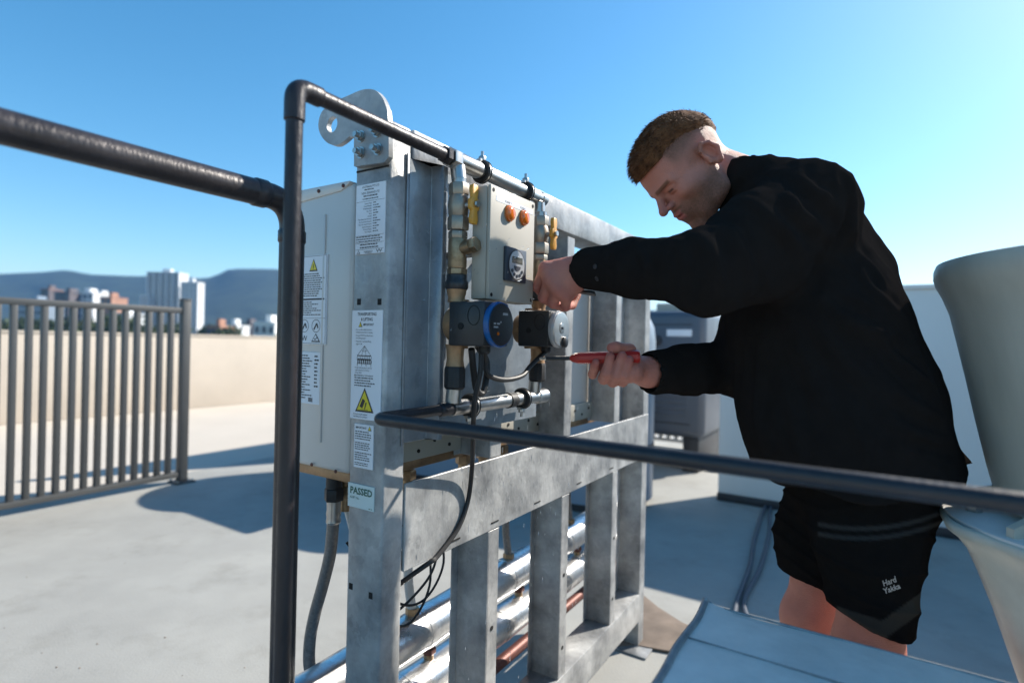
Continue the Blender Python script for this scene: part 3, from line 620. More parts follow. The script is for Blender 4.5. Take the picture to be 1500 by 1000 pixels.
# ------------------------------------------------------------------ control box
r = thing('control_box', 'beige control box with two amber lamps and a digital timer', 'control box', F(.211, .09, 1.196))
cb = MB().box((.133, .079, 1.196), (.289, .112, 1.402)).build('case', MAT['box_case'], r, bevel=.003)
MB().box((.1325, .1125, 1.1955), (.2895, .120, 1.4025)).build('cover', MAT['box_case'], r, bevel=.002)
for tt in (.141, .281):
    for z in (1.204, 1.394): MB().lathe(F(tt, .120, z), N, [(0, .0036), (.0006, .0036)], 12).build('cover_screw', MAT['dark_slot'], cb)
for tt, z in ((.192, 1.361), (.244, 1.363)):
    l = MB().lathe(F(tt, .120, z), N, [(0, .0150), (.003, .0150), (.003, .0138), (.007, .0135), (.0095, .0105), (.0105, .006), (.0108, .001)], 28).build('indicator_lamp', MAT['orange_lens'], r)
    MB().lathe(F(tt, .120, z), N, [(0, .0162), (.0025, .0158)], 28, cap=False).build('bezel', MAT['bronze'], l)
lb = MB().box((.150, .120, 1.3765), (.281, .1204, 1.3865)).build('name_strip', MAT['sticker'], r, smooth=False)
ink = MB(); text_mb(ink, 'PUMP 1', F(.178, .1207, 1.379), U, Z, .0045, .022); text_mb(ink, 'PUMP 2', F(.232, .1207, 1.379), U, Z, .0045, .022); ink.build('print', MAT['ink'], lb, smooth=False, recalc=False)
tm = MB().box((.1775, .120, 1.234), (.2495, .127, 1.298)).build('timer', MAT['navy_plastic'], r, bevel=.0015)
def disc(rx_, rz_, n_, zc_, tc_=.2135, k=32): return [(tc_ + rx_ * math.cos(a), zc_ + rz_ * math.sin(a)) for a in [i * 2 * math.pi / k for i in range(k)]]
PF = lambda a, b, c: F(a, c, b)
MB().prism(disc(.0292, .0300, 0, 1.266), PF, .127, .1276).build('dial_ring', MAT['ink'], tm)
MB().prism(disc(.0268, .0272, 0, 1.266), PF, .1276, .1283).build('dial', MAT['silver_plastic'], tm)
MB().box((.1955, .1283, 1.2685), (.2325, .1287, 1.281)).build('display', MAT['lcd'], tm)
MB().prism([(.2135 + .011 * math.cos(a), 1.2635 + .009 * math.sin(a)) for a in [math.pi + i * math.pi / 10 for i in range(11)]], PF, .1283, .1295).build('button', MAT['navy_plastic'], tm)
for k in range(5):
    a = math.pi * (1.17 + .165 * k); MB().prism(disc(.0034, .0034, 0, 1.2635 + .0185 * math.sin(a), .2135 + .020 * math.cos(a), 12), PF, .1283, .1295).build('button', MAT['navy_plastic'], tm)
for tt in (.16, .26): MB().box((tt - .015, .004, 1.28), (tt + .015, .079, 1.288)).build('bracket', MAT['galv'], r)

# ------------------------------------------------------------------ cables, hoses, insulated pipes
def cable(name, label, cat, pts, rr, m, n=8, group=None): return tag(MB().tube(catmull(pts, n), rr, 10).build(name, m), label, cat, group)
cable('pump_cable', 'black cable hanging from the blue-ringed pump across the middle beam', 'cable', [F(.142, .10, 1.10), F(.140, .10, 1.06), onN(695, 590, .085), onN(693, 640, .055), onN(691, 690, .022), onN(685, 735, .008), onN(670, 775, .008), onN(640, 815, .008), F(.12, .006, .699), F(.085, -.03, .665), F(.06, -.10, .60)], .0048, MAT['rubber'])
cable('pump_cable', 'black cable looping from the silver pump to the blue-ringed pump', 'cable', [F(.412, .085, 1.10), onN(778, 535, .085), onN(765, 550, .09), onN(742, 556, .09), onN(722, 553, .09), onN(713, 545, .09), onN(711, 530, .09), F(.152, .10, 1.105)], .0052, MAT['rubber'])
cable('pump_cable', 'thick black cable dropping behind the blue-ringed pump into a loop', 'cable', [F(.125, .09, 1.105), onN(694, 545, .08), onN(698, 570, .08), onN(706, 576, .08), onN(711, 562, .08), onN(713, 530, .075), F(.17, .07, 1.11)], .0062, MAT['rubber'])
r = thing('braided_hose', 'braided grey hose hanging from the heater beside the frame post', 'hose', F(.05, -.182, .38))
hp = [F(.05, -.182, .775), F(.05, -.184, .74), F(.05, -.190, .69), F(.05, -.208, .63), F(.05, -.232, .56), F(.05, -.245, .50), F(.05, -.242, .45), F(.05, -.215, .43)]
MB().tube(catmull(hp, 8), .0118, 18).build('hose', MAT['braid'], r)
MB().tube([F(.05, -.182, .875), F(.05, -.182, .845)], .012, 18).build('nipple', MAT['steel'], r)
b = MB(); b.tube([F(.05, -.182, .85), F(.05, -.182, .825)], .0155, 18); b.hex(F(.05, -.182, .800), Z, .024, .019); b.build('swivel_nut', MAT['rubber'], r)
MB().lathe(F(.05, -.182, .755), Z, [(0, .0125), (.004, .0145), (.012, .0130), (.02, .0145), (.028, .0130), (.045, .014)], 18).build('ferrule', MAT['steel'], r)
MB().lathe(F(.05, -.225, .435), Vector((0, .25, .95)), [(0, .0135), (.02, .0135)], 18).build('ferrule', MAT['steel'], r)
def ins_pipe(label, n, z, rr, t0, t1):
    r = thing('insulated_pipe', label, 'pipe', F((t0 + t1) / 2, n, z - rr))
    k = 26; pts = [F(t0 + (t1 - t0) * i / k, n, z) for i in range(k + 1)]
    MB().tube(pts, [rr * (1 + .02 * math.sin(i * 2.3)) for i in range(k + 1)], 32).build('foil_jacket', MAT['foil'], r)
    for i in range(4, k, 5):
        MB().tube([pts[i] - U * .012, pts[i] + U * .012], rr * 1.035, 32).build('foil_tape', MAT['foil'], r)
    return r
ins_pipe('upper foil wrapped insulated pipe behind the lower studs', -.16, .455, .046, -.35, 1.5)
ins_pipe('lower foil wrapped insulated pipe behind the lower studs', -.16, .328, .046, -.42, 1.5)
tag(MB().tube([F(.1, -.14, .238), F(1.45, -.14, .238)], .0165, 18).build('copper_pipe', MAT['copper']), 'bare brown copper pipe below the foil wrapped pipes', 'pipe')
for i, (tt, dn) in enumerate(((.095, 0), (.26, .0), (.48, 0), (.66, 0), (.87, 0), (1.05, 0))):
    lbl = ['behind the near stud', 'under the first heater', 'left of the middle stud', 'behind the middle stud', 'left of the far stud', 'behind the far stud'][i]
    r = thing('drop_hose', 'grey braided hose dropping to the foil pipe ' + lbl, 'hose', F(tt, -.17, .47))
    MB().tube(catmull([F(tt, -.19, .775), F(tt + .01, -.175, .70), F(tt + .012 * (-1) ** i, -.165, .60), F(tt, -.16, .50)], 7), .0105, 14).build('hose', MAT['heater_case'] if i < 2 else MAT['braid'], r)
    MB().hex(F(tt, -.16, .485), Z, .03, .016).build('nut', MAT['brass'], r)
    s_ = thing('riser', 'short brass riser joining the two foil pipes ' + lbl, 'pipe fitting', F(tt + .06, -.16, .36))
    b = MB(); b.tube([F(tt + .06, -.16, .365), F(tt + .06, -.16, .415)], .012, 14); b.build('stub', MAT['brass'], s_); MB().hex(F(tt + .06, -.16, .385), Z, .014, .017).build('nut', MAT['copper'], s_)
for i, ps in enumerate(([(.07, -.12, .66), (.12, -.10, .56), (.20, -.11, .52), (.27, -.12, .57), (.30, -.15, .66)], [(.10, -.2, .70), (.16, -.13, .58), (.25, -.12, .545), (.33, -.13, .60), (.36, -.18, .68)], [(.08, -.16, .62), (.15, -.14, .54), (.24, -.1, .60), (.26, -.1, .67), (.2, -.14, .72)])):
    cable('loose_wire', 'thin black wire looped ' + ('low', 'wide', 'high')[i] + ' under the first heater', 'wire', [F(*p) for p in ps], .0028, MAT['rubber'])
r = thing('drain_valve_small', 'little brass valve with green tag beneath the far heater', 'valve', F(.93, -.14, .55)); r.name = 'drain_cock'
MB().tube([F(.93, -.16, .50), F(.93, -.16, .60)], .009, 12).build('body', MAT['brass'], r); MB().box((.92, -.152, .585), (.94, -.146, .63)).build('tag', MAT['ink_green'], r); MB().hex(F(.93, -.16, .56), Z, .02, .014).build('nut', MAT['brass'], r)
# ================================================================== FOREGROUND PLANT
# sheet metal duct cover
r = thing('duct_cover', 'pale sheet metal duct cover with rolled seam edge beside the man', 'duct', F(0, .7, 0))
t0, t1, n0, n1, zt = -.55, .249, .484, 1.25, .70
nx, ny = 14, 16; mb = MB()
for i in range(nx + 1):
    for j in range(ny + 1):
        a = t0 + (t1 - t0) * i / nx; b = n0 + (n1 - n0) * j / ny
        c = max(0, 1 - math.hypot(a - t1, (b - n0)) / .05)
        z = zt - .004 * math.sin(math.pi * (i / nx)) * math.sin(math.pi * (j / ny)) + .007 * c * c + .0015 * math.sin(a * 31 + b * 17)
        mb.v.append(F(a, b, z))
for i in range(nx):
    for j in range(ny):
        k = i * (ny + 1) + j; mb.f.append((k, k + 1, k + ny + 2, k + ny + 1))
mb.build('top_sheet', MAT['duct_white'], r, ang=60)
MB().box((t0, n0 + .006, 0), (t1 - .004, n1, zt - .012)).build('casing', MAT['duct_white'], r, bevel=.004)
ed = [F(t1 - .002, n0 - .001, zt + .010)] + [F(t1 - .012 - k * .05, n0 + .002 * math.sin(k * 1.7) - .001, zt + .001 + .004 * math.exp(-k * 1.5)) for k in range(16)]
MB().tube(catmull(ed, 4), .0052, 12).build('rolled_seam', MAT['duct_edge'], r)
ed = [F(t1 + .0005, n0 + .003, zt + .006)] + [F(t1 + .0005, n0 + .02 + k * .06, zt + .0008) for k in range(13)]
MB().tube(catmull(ed, 4), .0020, 8).build('folded_edge', MAT['duct_edge'], r)
MB().box((.1262, n0 + .004, zt - .0015), (.1278, n1, zt + .0022)).build('sheet_joint', MAT['duct_edge'], r)

# beige ventilator
C = Vector((1.0, .85, 0))
r = thing('roof_ventilator', 'beige funnel shaped roof ventilator on a pale green base behind the duct cover', 'ventilator', C)
prof = [(.80, .150), (.835, .152), (.852, .175), (.862, .190), (.885, .2005), (.92, .2095), (1.0, .2270), (1.07, .2410), (1.14, .2560), (1.185, .2660), (1.215, .2770), (1.235, .2870), (1.248, .2905), (1.262, .2905), (1.272, .2870), (1.274, .2800), (1.25, .27)]
MB().lathe(C, Z, prof, 96).build('funnel', MAT['vent_beige'], r, ang=50)
prof = [(.52, .150), (.60, .175), (.68, .200), (.74, .222), (.79, .243), (.815, .262), (.826, .276), (.836, .280), (.842, .278), (.8435, .272)]
mb = MB(); mb.lathe(C, Z, prof, 96, cap=False)
for i, v in enumerate(mb.v):
    a = math.atan2(v.y - C.y, v.x - C.x); k = 1 + .018 * math.sin(7 * a) + .010 * math.sin(13 * a + 1)
    mb.v[i] = Vector((C.x + (v.x - C.x) * k, C.y + (v.y - C.y) * k, v.z))
mb.build('skirt', MAT['vent_green'], r, ang=60)
MB().lathe(C, Z, [(.835, .272), (.846, .272), (.848, .268), (.848, .14)], 96, cap=False).build('flange', MAT['white_paint'], r)
MB().lathe(C, Z, [(0, .2), (.01, .2), (.03, .13), (.5, .13), (.56, .16)], 48).build('pedestal', MAT['vent_green'], r)
for k in range(8):
    a = k * math.pi / 4 + .3; MB().hex(C + Vector((.23 * math.cos(a), .23 * math.sin(a), .848)), Z, .012, .012).build('flange_bolt', MAT['steel'], r)
for k in range(8):
    a = k * math.pi / 4 + .1; d = Vector((math.cos(a), math.sin(a), 0)); e = Vector((-d.y, d.x, 0)); mb = MB()
    vs = [C + d * rr + e * w + Z * z for rr, z in ((.155, .848), (.262, .848), (.262, .862), (.20, .89)) for w in (-.006, .006)]
    mb.add(vs, [(0, 2, 4, 6), (7, 5, 3, 1), (0, 1, 3, 2), (2, 3, 5, 4), (4, 5, 7, 6), (6, 7, 1, 0)]); mb.build('gusset', MAT['vent_beige'], r)

# ================================================================== PERSON (signed-distance modelling, meshed with surface nets)
def surface_net(D, lo, h):
    S = D < 0; nx, ny, nz = D.shape
    c = [(0, 0, 0), (1, 0, 0), (0, 1, 0), (1, 1, 0), (0, 0, 1), (1, 0, 1), (0, 1, 1), (1, 1, 1)]
    sl = lambda A, o: A[o[0]:nx - 1 + o[0], o[1]:ny - 1 + o[1], o[2]:nz - 1 + o[2]]
    cnt = sum(sl(S, o).astype(np.int8) for o in c)
    act = (cnt > 0) & (cnt < 8); idx = np.full(act.shape, -1, np.int64); I = np.argwhere(act); idx[act] = np.arange(len(I))
    V = np.stack([D[I[:, 0] + o[0], I[:, 1] + o[1], I[:, 2] + o[2]] for o in c], 1)
    acc = np.zeros((len(I), 3)); num = np.zeros(len(I))
    for a in range(8):
        for b in range(a + 1, 8):
            if sum(abs(c[a][i] - c[b][i]) for i in range(3)) != 1: continue
            m = (V[:, a] < 0) != (V[:, b] < 0); t = V[:, a] / (V[:, a] - V[:, b] + 1e-20)
            p = np.array(c[a]) + (np.array(c[b]) - np.array(c[a]))[None] * t[:, None]
            acc[m] += p[m]; num[m] += 1
    P = (I + acc / num[:, None]) * h + np.array(lo)
    Q = []
    for ax in range(3):
        o = [0, 0, 0]; o[ax] = 1; b, cc = (ax + 1) % 3, (ax + 2) % 3
        s0 = S[:nx - o[0], :ny - o[1], :nz - o[2]]; s1 = S[o[0]:, o[1]:, o[2]:]
        E = np.argwhere(s0 != s1); E = E[(E[:, b] > 0) & (E[:, cc] > 0) & (E[:, b] < D.shape[b] - 1) & (E[:, cc] < D.shape[cc] - 1)]
        ins = S[E[:, 0], E[:, 1], E[:, 2]]
        def g(db, dc): e = E.copy(); e[:, b] += db; e[:, cc] += dc; return idx[e[:, 0], e[:, 1], e[:, 2]]
        q4 = np.stack([g(-1, -1), g(0, -1), g(0, 0), g(-1, 0)], 1); q4[~ins] = q4[~ins][:, ::-1]; Q.append(q4)
    Q = np.concatenate(Q); return P, Q[(Q >= 0).all(1)]
class SDF:
    def __init__(s, lo, hi, h):
        s.lo = np.array(lo, float); s.h = h; n = [int(math.ceil((b - a) / h)) + 1 for a, b in zip(lo, hi)]
        s.ax = [np.float32(s.lo[i]) + np.arange(n[i], dtype=np.float32) * np.float32(h) for i in range(3)]
        s.D = np.full(n, 1.0, np.float32)
    def sub(s, c, rad):
        sl = []
        for i in range(3):
            a = max(0, int((c[0][i] - rad - s.lo[i]) / s.h)); b = min(len(s.ax[i]), int((c[1][i] + rad - s.lo[i]) / s.h) + 2); sl.append(slice(a, max(a, b)))
        return tuple(sl), s.ax[0][sl[0]][:, None, None], s.ax[1][sl[1]][None, :, None], s.ax[2][sl[2]][None, None, :]
    def mix(s, sl, d, k, op):
        A = s.D[sl]
        if A.size == 0: return
        if op == 'sub': d = -d
        if k > 0:
            h = np.maximum(k - np.abs(A - d), 0) / k; e = h * h * k * .25
        else: e = 0
        s.D[sl] = np.minimum(A, d) - e if op == 'add' else np.maximum(A, d) + e
    def cone(s, a, b, r1, r2, k=.02, op='add', sq=None):
        a = np.array(a, float); b = np.array(b, float); lo = np.minimum(a, b); hi = np.maximum(a, b)
        m = max(r1, r2) * (1 if sq is None else 1 / min(1, sq[1])) + max(k, .02) + .03
        sl, x, y, z = s.sub((lo, hi), m); x, y, z = x - a[0], y - a[1], z - a[2]; ba = b - a
        t = np.clip((x * ba[0] + y * ba[1] + z * ba[2]) / max(1e-9, ba @ ba), 0, 1)
        dx, dy, dz = x - ba[0] * t, y - ba[1] * t, z - ba[2] * t
        if sq is None: d = np.sqrt(dx * dx + dy * dy + dz * dz)
        else:      # squash: distances along the unit axis sq[0] count sq[1] times
            v, f = sq; p = dx * v[0] + dy * v[1] + dz * v[2]
            d = np.sqrt(np.maximum(dx * dx + dy * dy + dz * dz - p * p * (1 - f * f), 0))
        s.mix(sl, d - (r1 + (r2 - r1) * t), k, op); return s
    def ell(s, c, r, k=.01, op='add', rot=None):
        c = np.array(c, float); r = np.array(r, float); m = r.max() + max(k, .008) + .02
        sl, x, y, z = s.sub((c, c), m); x, y, z = x - c[0], y - c[1], z - c[2]
        if rot is not None: M_ = np.array(rot); x, y, z = (M_[0][0] * x + M_[0][1] * y + M_[0][2] * z, M_[1][0] * x + M_[1][1] * y + M_[1][2] * z, M_[2][0] * x + M_[2][1] * y + M_[2][2] * z)
        k0 = np.sqrt((x / r[0]) ** 2 + (y / r[1]) ** 2 + (z / r[2]) ** 2); k1 = np.sqrt((x / r[0] ** 2) ** 2 + (y / r[1] ** 2) ** 2 + (z / r[2] ** 2) ** 2)
        s.mix(sl, k0 * (k0 - 1) / np.maximum(k1, 1e-6), k, op); return s
    def plane(s, p, nrm, k=.004):          # keep the side the normal points away from
        nrm = np.array(nrm, float); nrm /= np.linalg.norm(nrm); x, y, z = s.ax[0][:, None, None], s.ax[1][None, :, None], s.ax[2][None, None, :]
        s.mix((slice(None),) * 3, ((x - p[0]) * nrm[0] + (y - p[1]) * nrm[1] + (z - p[2]) * nrm[2]), k, 'max'); return s
    def net(s): return surface_net(s.D, s.lo, s.h)
def field_noise(P, seed, scales):
    rg = np.random.RandomState(seed); out = np.zeros(len(P))
    for f, a, st in scales:
        for _ in range(7):
            d = rg.normal(size=3) * np.array(st); d /= np.linalg.norm(d) + 1e-9; out += a / 7 * np.sin(P @ d * f + rg.uniform(0, 6.28) + 1.5 * np.sin(P @ rg.normal(size=3) * f * .35))
    return out
def vnormals(P, Q):
    n = np.zeros_like(P); fn = np.cross(P[Q[:, 2]] - P[Q[:, 0]], P[Q[:, 3]] - P[Q[:, 1]])
    for i in range(4): np.add.at(n, Q[:, i], fn)
    return n / (np.linalg.norm(n, axis=1, keepdims=True) + 1e-12)
def np_mesh(name, P, Q, m, parent, colr=None):
    L = np.array(parent_loc(parent)); me = bpy.data.meshes.new(name)
    me.from_pydata((P - L).tolist(), [], Q.tolist())
    if colr is not None:
        a = me.color_attributes.new('mask', 'FLOAT_COLOR', 'POINT'); c4 = np.ones((len(P), 4), np.float32); c4[:, :3] = colr; a.data.foreach_set('color', c4.ravel())
    return finish(name, me, m, parent, True, 180)
def V3(p): return np.array((p.x, p.y, p.z))
def W(x, y, d): return V3(at(x, y, d))

def mask_mat(name, base, cols, rough, bump=(.1, 300), sss=0., rough2=None, sheen=0, fine=None):
    m = mat(name, base, rough, 0, .10, 26, bump[0], bump[1], sss=sss); nt = m.node_tree; ns = nt.nodes; ls = nt.links; b = ns['Principled BSDF']
    va = ns.new('ShaderNodeVertexColor'); va.layer_name = 'mask'; sp = ns.new('ShaderNodeSeparateColor'); ls.new(va.outputs[0], sp.inputs[0])
    cur = b.inputs['Base Color'].links[0].from_socket
    for i, c in enumerate(cols):
        if c is None: continue
        mx = ns.new('ShaderNodeMix'); mx.data_type = 'RGBA'; ls.new(sp.outputs[i], mx.inputs[0]); ls.new(cur, mx.inputs[6]); mx.inputs[7].default_value = (*c, 1); cur = mx.outputs[2]
    ls.new(cur, b.inputs['Base Color'])
    if sheen: b.inputs['Sheen Weight'].default_value = sheen; b.inputs['Sheen Roughness'].default_value = .5
    return m
mask_mat('skin', (.55, .215, .15), [(.165, .070, .036), (.42, .10, .085), (.03, .02, .018)], .55, (.4, 520), sss=.05)
mask_mat('jacket_cloth', (.0185, .0160, .0150), [None, None, (.10, .10, .10)], .8, (.35, 700))
mask_mat('shorts_cloth', (.0140, .0122, .0116), [(.052, .047, .040), (.050, .048, .046), None], .8, (.35, 700))
for k_ in ('jacket_cloth', 'shorts_cloth'):      # matte woven cloth: no gloss layer
    nt_ = MAT[k_].node_tree; pb = nt_.nodes['Principled BSDF']; df = nt_.nodes.new('ShaderNodeBsdfDiffuse'); df.inputs['Roughness'].default_value = .6
    nt_.links.new(pb.inputs['Base Color'].links[0].from_socket, df.inputs['Color']); nt_.links.new(pb.inputs['Normal'].links[0].from_socket, df.inputs['Normal'])
    nt_.links.new(df.outputs[0], nt_.nodes['Material Output'].inputs['Surface'])
mat('hair_brown', (.10, .038, .015), .75, 0, .35, 60, c2=(.23, .095, .038))
MAT['hair_brown'].node_tree.nodes['Principled BSDF'].inputs['Specular IOR Level'].default_value = .2
mat('reflective_print', (.42, .42, .42), .5, 0, .05, 30)

person = thing('person', 'man in black jacket and shorts leaning over the frame, working with both hands', 'person', Vector((.60, 1.15, 0)))
# ---- joints (pixel of the photograph + depth)
neckb = W(1108, 262, 1.15); pelvis = W(1275, 655, 1.13)
shL = W(1178, 305, 1.02); elL = W(1030, 395, .90); wrL = W(857, 393, 1.105)
shR = W(1150, 318, 1.33); elR = W(1085, 535, 1.28); wrR = W(950, 546, 1.145)
hipL = W(1290, 675, 1.04); knL = W(1272, 952, 1.045); hipR = W(1240, 680, 1.21); knR = W(1188, 905, 1.23)
ankL = np.array((knL[0] + .03, knL[1] + .02, .09)); ankR = np.array((knR[0] + .02, knR[1] + .02, .09))
# ---- head
pit = R(49); yaw = R(13); rol = R(8)
fw = np.array((-math.cos(yaw) * math.cos(pit), -math.sin(yaw) * math.cos(pit), -math.sin(pit)))
lf = np.array((math.sin(yaw), -math.cos(yaw), 0.0)); upv = np.cross(fw, lf)
lf2 = lf * math.cos(rol) + upv * math.sin(rol); upv = upv * math.cos(rol) - lf * math.sin(rol); lf = lf2     # top of the head leans a little away
HM = np.stack([fw, lf, upv], 1)                    # columns: local axes in world
HS = .90
ear = W(1041, 223, 1.085); HO = ear - HM @ (np.array((-.014, .078, .006)) * HS)
def toh(p): return (HM.T @ (np.array(p) - HO)) / HS
H = SDF((-.14, -.12, -.22), (.15, .12, .17), .0022)
H.ell((-.010, 0, .052), (.098, .074, .078)); H.ell((.040, 0, .050), (.055, .062, .058), .03)
H.ell((.040, 0, -.012), (.052, .056, .072), .03)
nb_l = toh(neckb + np.array((.0, .0, -.02)))
H.cone((-.035, 0, -.02), nb_l, .052, .060, .03)
H.ell((.038, 0, -.058), (.050, .044, .036), .02)
for s_ in (-1, 1):
    H.ell((.056, s_ * .045, -.008), (.028, .020, .018), .02)
    H.cone((-.002, s_ * .052, -.030), (.012, s_ * .052, -.064), .014, .014, .02)
    H.cone((.010, s_ * .052, -.062), (.074, s_ * .014, -.090), .014, .016, .02)
    H.cone((.010, s_ * .054, -.012), (.034, s_ * .046, -.062), .016, .015, .022); H.cone((.040, s_ * .048, -.02), (.062, s_ * .030, -.066), .016, .014, .025)
    H.cone((.094, s_ * .010, .030), (.076, s_ * .047, .031), .0095, .009, .014)
    H.ell((.098, s_ * .033, .013), (.017, .017, .0115), .014, 'sub')
    H.ell((.076, s_ * .032, .014), (.0135, .0135, .0125), .003)
    H.cone((.087, s_ * .022, .0185), (.082, s_ * .044, .0165), .0042, .0036, .004)
    H.cone((.086, s_ * .024, .0085), (.082, s_ * .042, .0085), .003, .003, .004)
    # ear
    a_ = R(12); rot = [[math.cos(a_), 0, -math.sin(a_)], [0, 1, 0], [math.sin(a_), 0, math.cos(a_)]]
    H.ell((-.012, s_ * .076, .004), (.0165, .0085, .031), .006, rot=rot)
    H.ell((-.010, s_ * .086, .008), (.0105, .0125, .021), .003, 'sub', rot=rot)
    H.cone((-.024, s_ * .084, .024), (-.030, s_ * .086, .004), .0042, .0042, .004); H.cone((-.024, s_ * .084, .024), (-.008, s_ * .083, .035), .0042, .004, .004)
    H.cone((-.008, s_ * .083, .035), (.004, s_ * .080, .024), .004, .0035, .004); H.cone((-.030, s_ * .086, .004), (-.018, s_ * .082, -.020), .0042, .005, .004)
    H.cone((.001, s_ * .078, .004), (.003, s_ * .077, -.008), .005, .004, .004)
H.ell((.068, 0, -.040), (.034, .033, .030), .02); H.ell((.079, 0, -.091), (.017, .019, .015), .016)
H.cone((.094, 0, .030), (.117, 0, -.006), .0075, .0092, .008); H.ell((.1190, 0, -.0100), (.0105, .0100, .0090), .006); 
for s_ in (-1, 1): H.ell((.102, s_ * .0125, -.011), (.0105, .0075, .0075), .005); H.ell((.106, s_ * .006, -.0185), (.005, .0032, .003), .002, 'sub')
H.ell((.0975, 0, -.0365), (.0085, .020, .0060), .005); H.ell((.0955, 0, -.0475), (.0085, .018, .0065), .005); H.ell((.107, 0, -.0418), (.010, .024, .0013), .002, 'sub')
P, Q = H.net(); x, y, z = P[:, 0], P[:, 1], P[:, 2]
sm = lambda a, b, v: np.clip((v - a) / (b - a), 0, 1) ** 2 * (3 - 2 * np.clip((v - a) / (b - a), 0, 1))
nzv = field_noise(P, 4, [(900, .5, (1, 1, 1)), (300, .5, (1, 1, 1))])
beard = sm(.012, -.036, z + (x - .01) * .12) * sm(-.025, .012, x) * sm(-.16, -.12, z) * (1 - .6 * sm(.05, .07, x) * sm(-.018, -.006, z))
beard *= 1 - sm(.012, .0, np.abs(y)) * 0; lip = sm(.021, .015, np.abs(y)) * sm(.085, .093, x) * sm(-.0285, -.0315, z) * sm(-.0555, -.0515, z)
beard = np.clip(beard * (.80 + .4 * nzv) + .9 * sm(-.002, -.006, np.abs(z + .0275) - .006) * sm(.085, .092, x) * sm(.03, .02, np.abs(y)), 0, .88) * (1 - lip)
brow = sm(.006, .003, np.abs(z - .031 - .05 * (np.abs(y) - .03))) * sm(.055, .048, np.abs(y)) * sm(.006, .012, np.abs(y)) * sm(.065, .07, x)
side = sm(.022, .072, z) * sm(.068, .045, x) * (np.abs(y) > .02) * 1.1
side2 = sm(.0, .03, z + .10 * x) * sm(.045, .028, x) * sm(.05, .058, np.abs(y)) * .35
nape = sm(-.03, .02, z - .35 * (x + .06)) * sm(-.035, -.06, x)
fade = np.clip(np.maximum.reduce([side * .95, side2 * 1.3, nape * .9]) * (.9 + .35 * nzv), 0, .9)
colr = np.stack([np.maximum.reduce([beard, fade, brow * .85]), np.clip(lip * .8 + .35 * sm(.09, .11, x) * sm(.02, .0, z) * sm(-.02, -.012, z) + .3 * sm(.070, .08, np.abs(y)) * sm(.0, -.02, x), 0, 1), sm(.0032, .0012, np.abs(z - .0125)) * sm(.012, .008, np.abs(np.abs(y) - .032)) * sm(.074, .08, x) * .9], 1)
bodyP = [HO + (P * HS) @ HM.T]; bodyQ = [Q]; bodyC = [colr]
# ---- hands
def finger(S, pts, rs, k=.006):
    for a, b, r1, r2 in zip(pts[:-1], pts[1:], rs[:-1], rs[1:]): S.cone(a, b, r1, r2, k)
# left hand: a fist seen from its back
hh = wrL; lo = np.minimum.reduce([wrL, W(785, 450, 1.18)]) - .05; hi = np.maximum.reduce([wrL, W(786, 370, 1.1)]) + .06
S = SDF(lo, hi, .0021)
S.cone(wrL + (wrL - W(806, 412, 1.15)) * .9, wrL, .029, .0265, .01, sq=((0, .9, .4), 1.25))
kn = [W(799, 393, 1.118), W(806, 409, 1.108), W(817, 423, 1.104), W(829, 433, 1.108)]
wj = [wrL + np.array((.0, .010, .012)), wrL + np.array((0, .002, .004)), wrL + np.array((0, 0, -.006)), wrL + np.array((.0, .006, -.016))]
for a, b in zip(wj, kn): S.cone(a, b, .0185, .0125, .016)
for a, b in zip(kn[:-1], kn[1:]): S.cone(a, b, .0122, .0122, .010)
S.ell((wrL + kn[1] + kn[2]) / 3 + np.array((0, .022, 0)), (.034, .022, .034), .02)
tips = [([W(787, 420, 1.145), W(800, 436, 1.175), W(818, 425, 1.175)]), ([W(796, 436, 1.135), W(811, 445, 1.165), W(828, 432, 1.17)]), ([W(810, 444, 1.128), W(824, 449, 1.155), W(838, 434, 1.165)]), ([W(829, 449, 1.128), W(838, 447, 1.150), W(846, 432, 1.16)])]
for kk, tp, r_ in zip(kn, tips, (.0108, .0110, .0105, .0095)): finger(S, [kk] + tp, [.0122, r_ * .98, r_ * .92, r_ * .8], .0035)
finger(S, [wrL + np.array((.0, .03, .008)), W(826, 392, 1.165), W(805, 402, 1.185), W(793, 412, 1.19)], [.017, .014, .0115, .0095], .006)
P, Q = S.net(); nrm = vnormals(P, Q); P = P + nrm * field_noise(P, 8, [(420, .00035, (1, 1, 1)), (160, .0005, (1, 1, 1))])[:, None]
kd = np.min(np.stack([np.linalg.norm(P - k_, axis=1) for k_ in kn + [t_[0] for t_ in tips]]), 0)
hc = np.clip(.45 * sm(.020, .008, kd) + .18 + .25 * field_noise(P, 3, [(130, 1, (1, 1, 1))]), 0, 1)
bodyP.append(P); bodyQ.append(Q); bodyC.append(np.stack([.05 * np.ones(len(P)), hc, np.zeros(len(P))], 1))
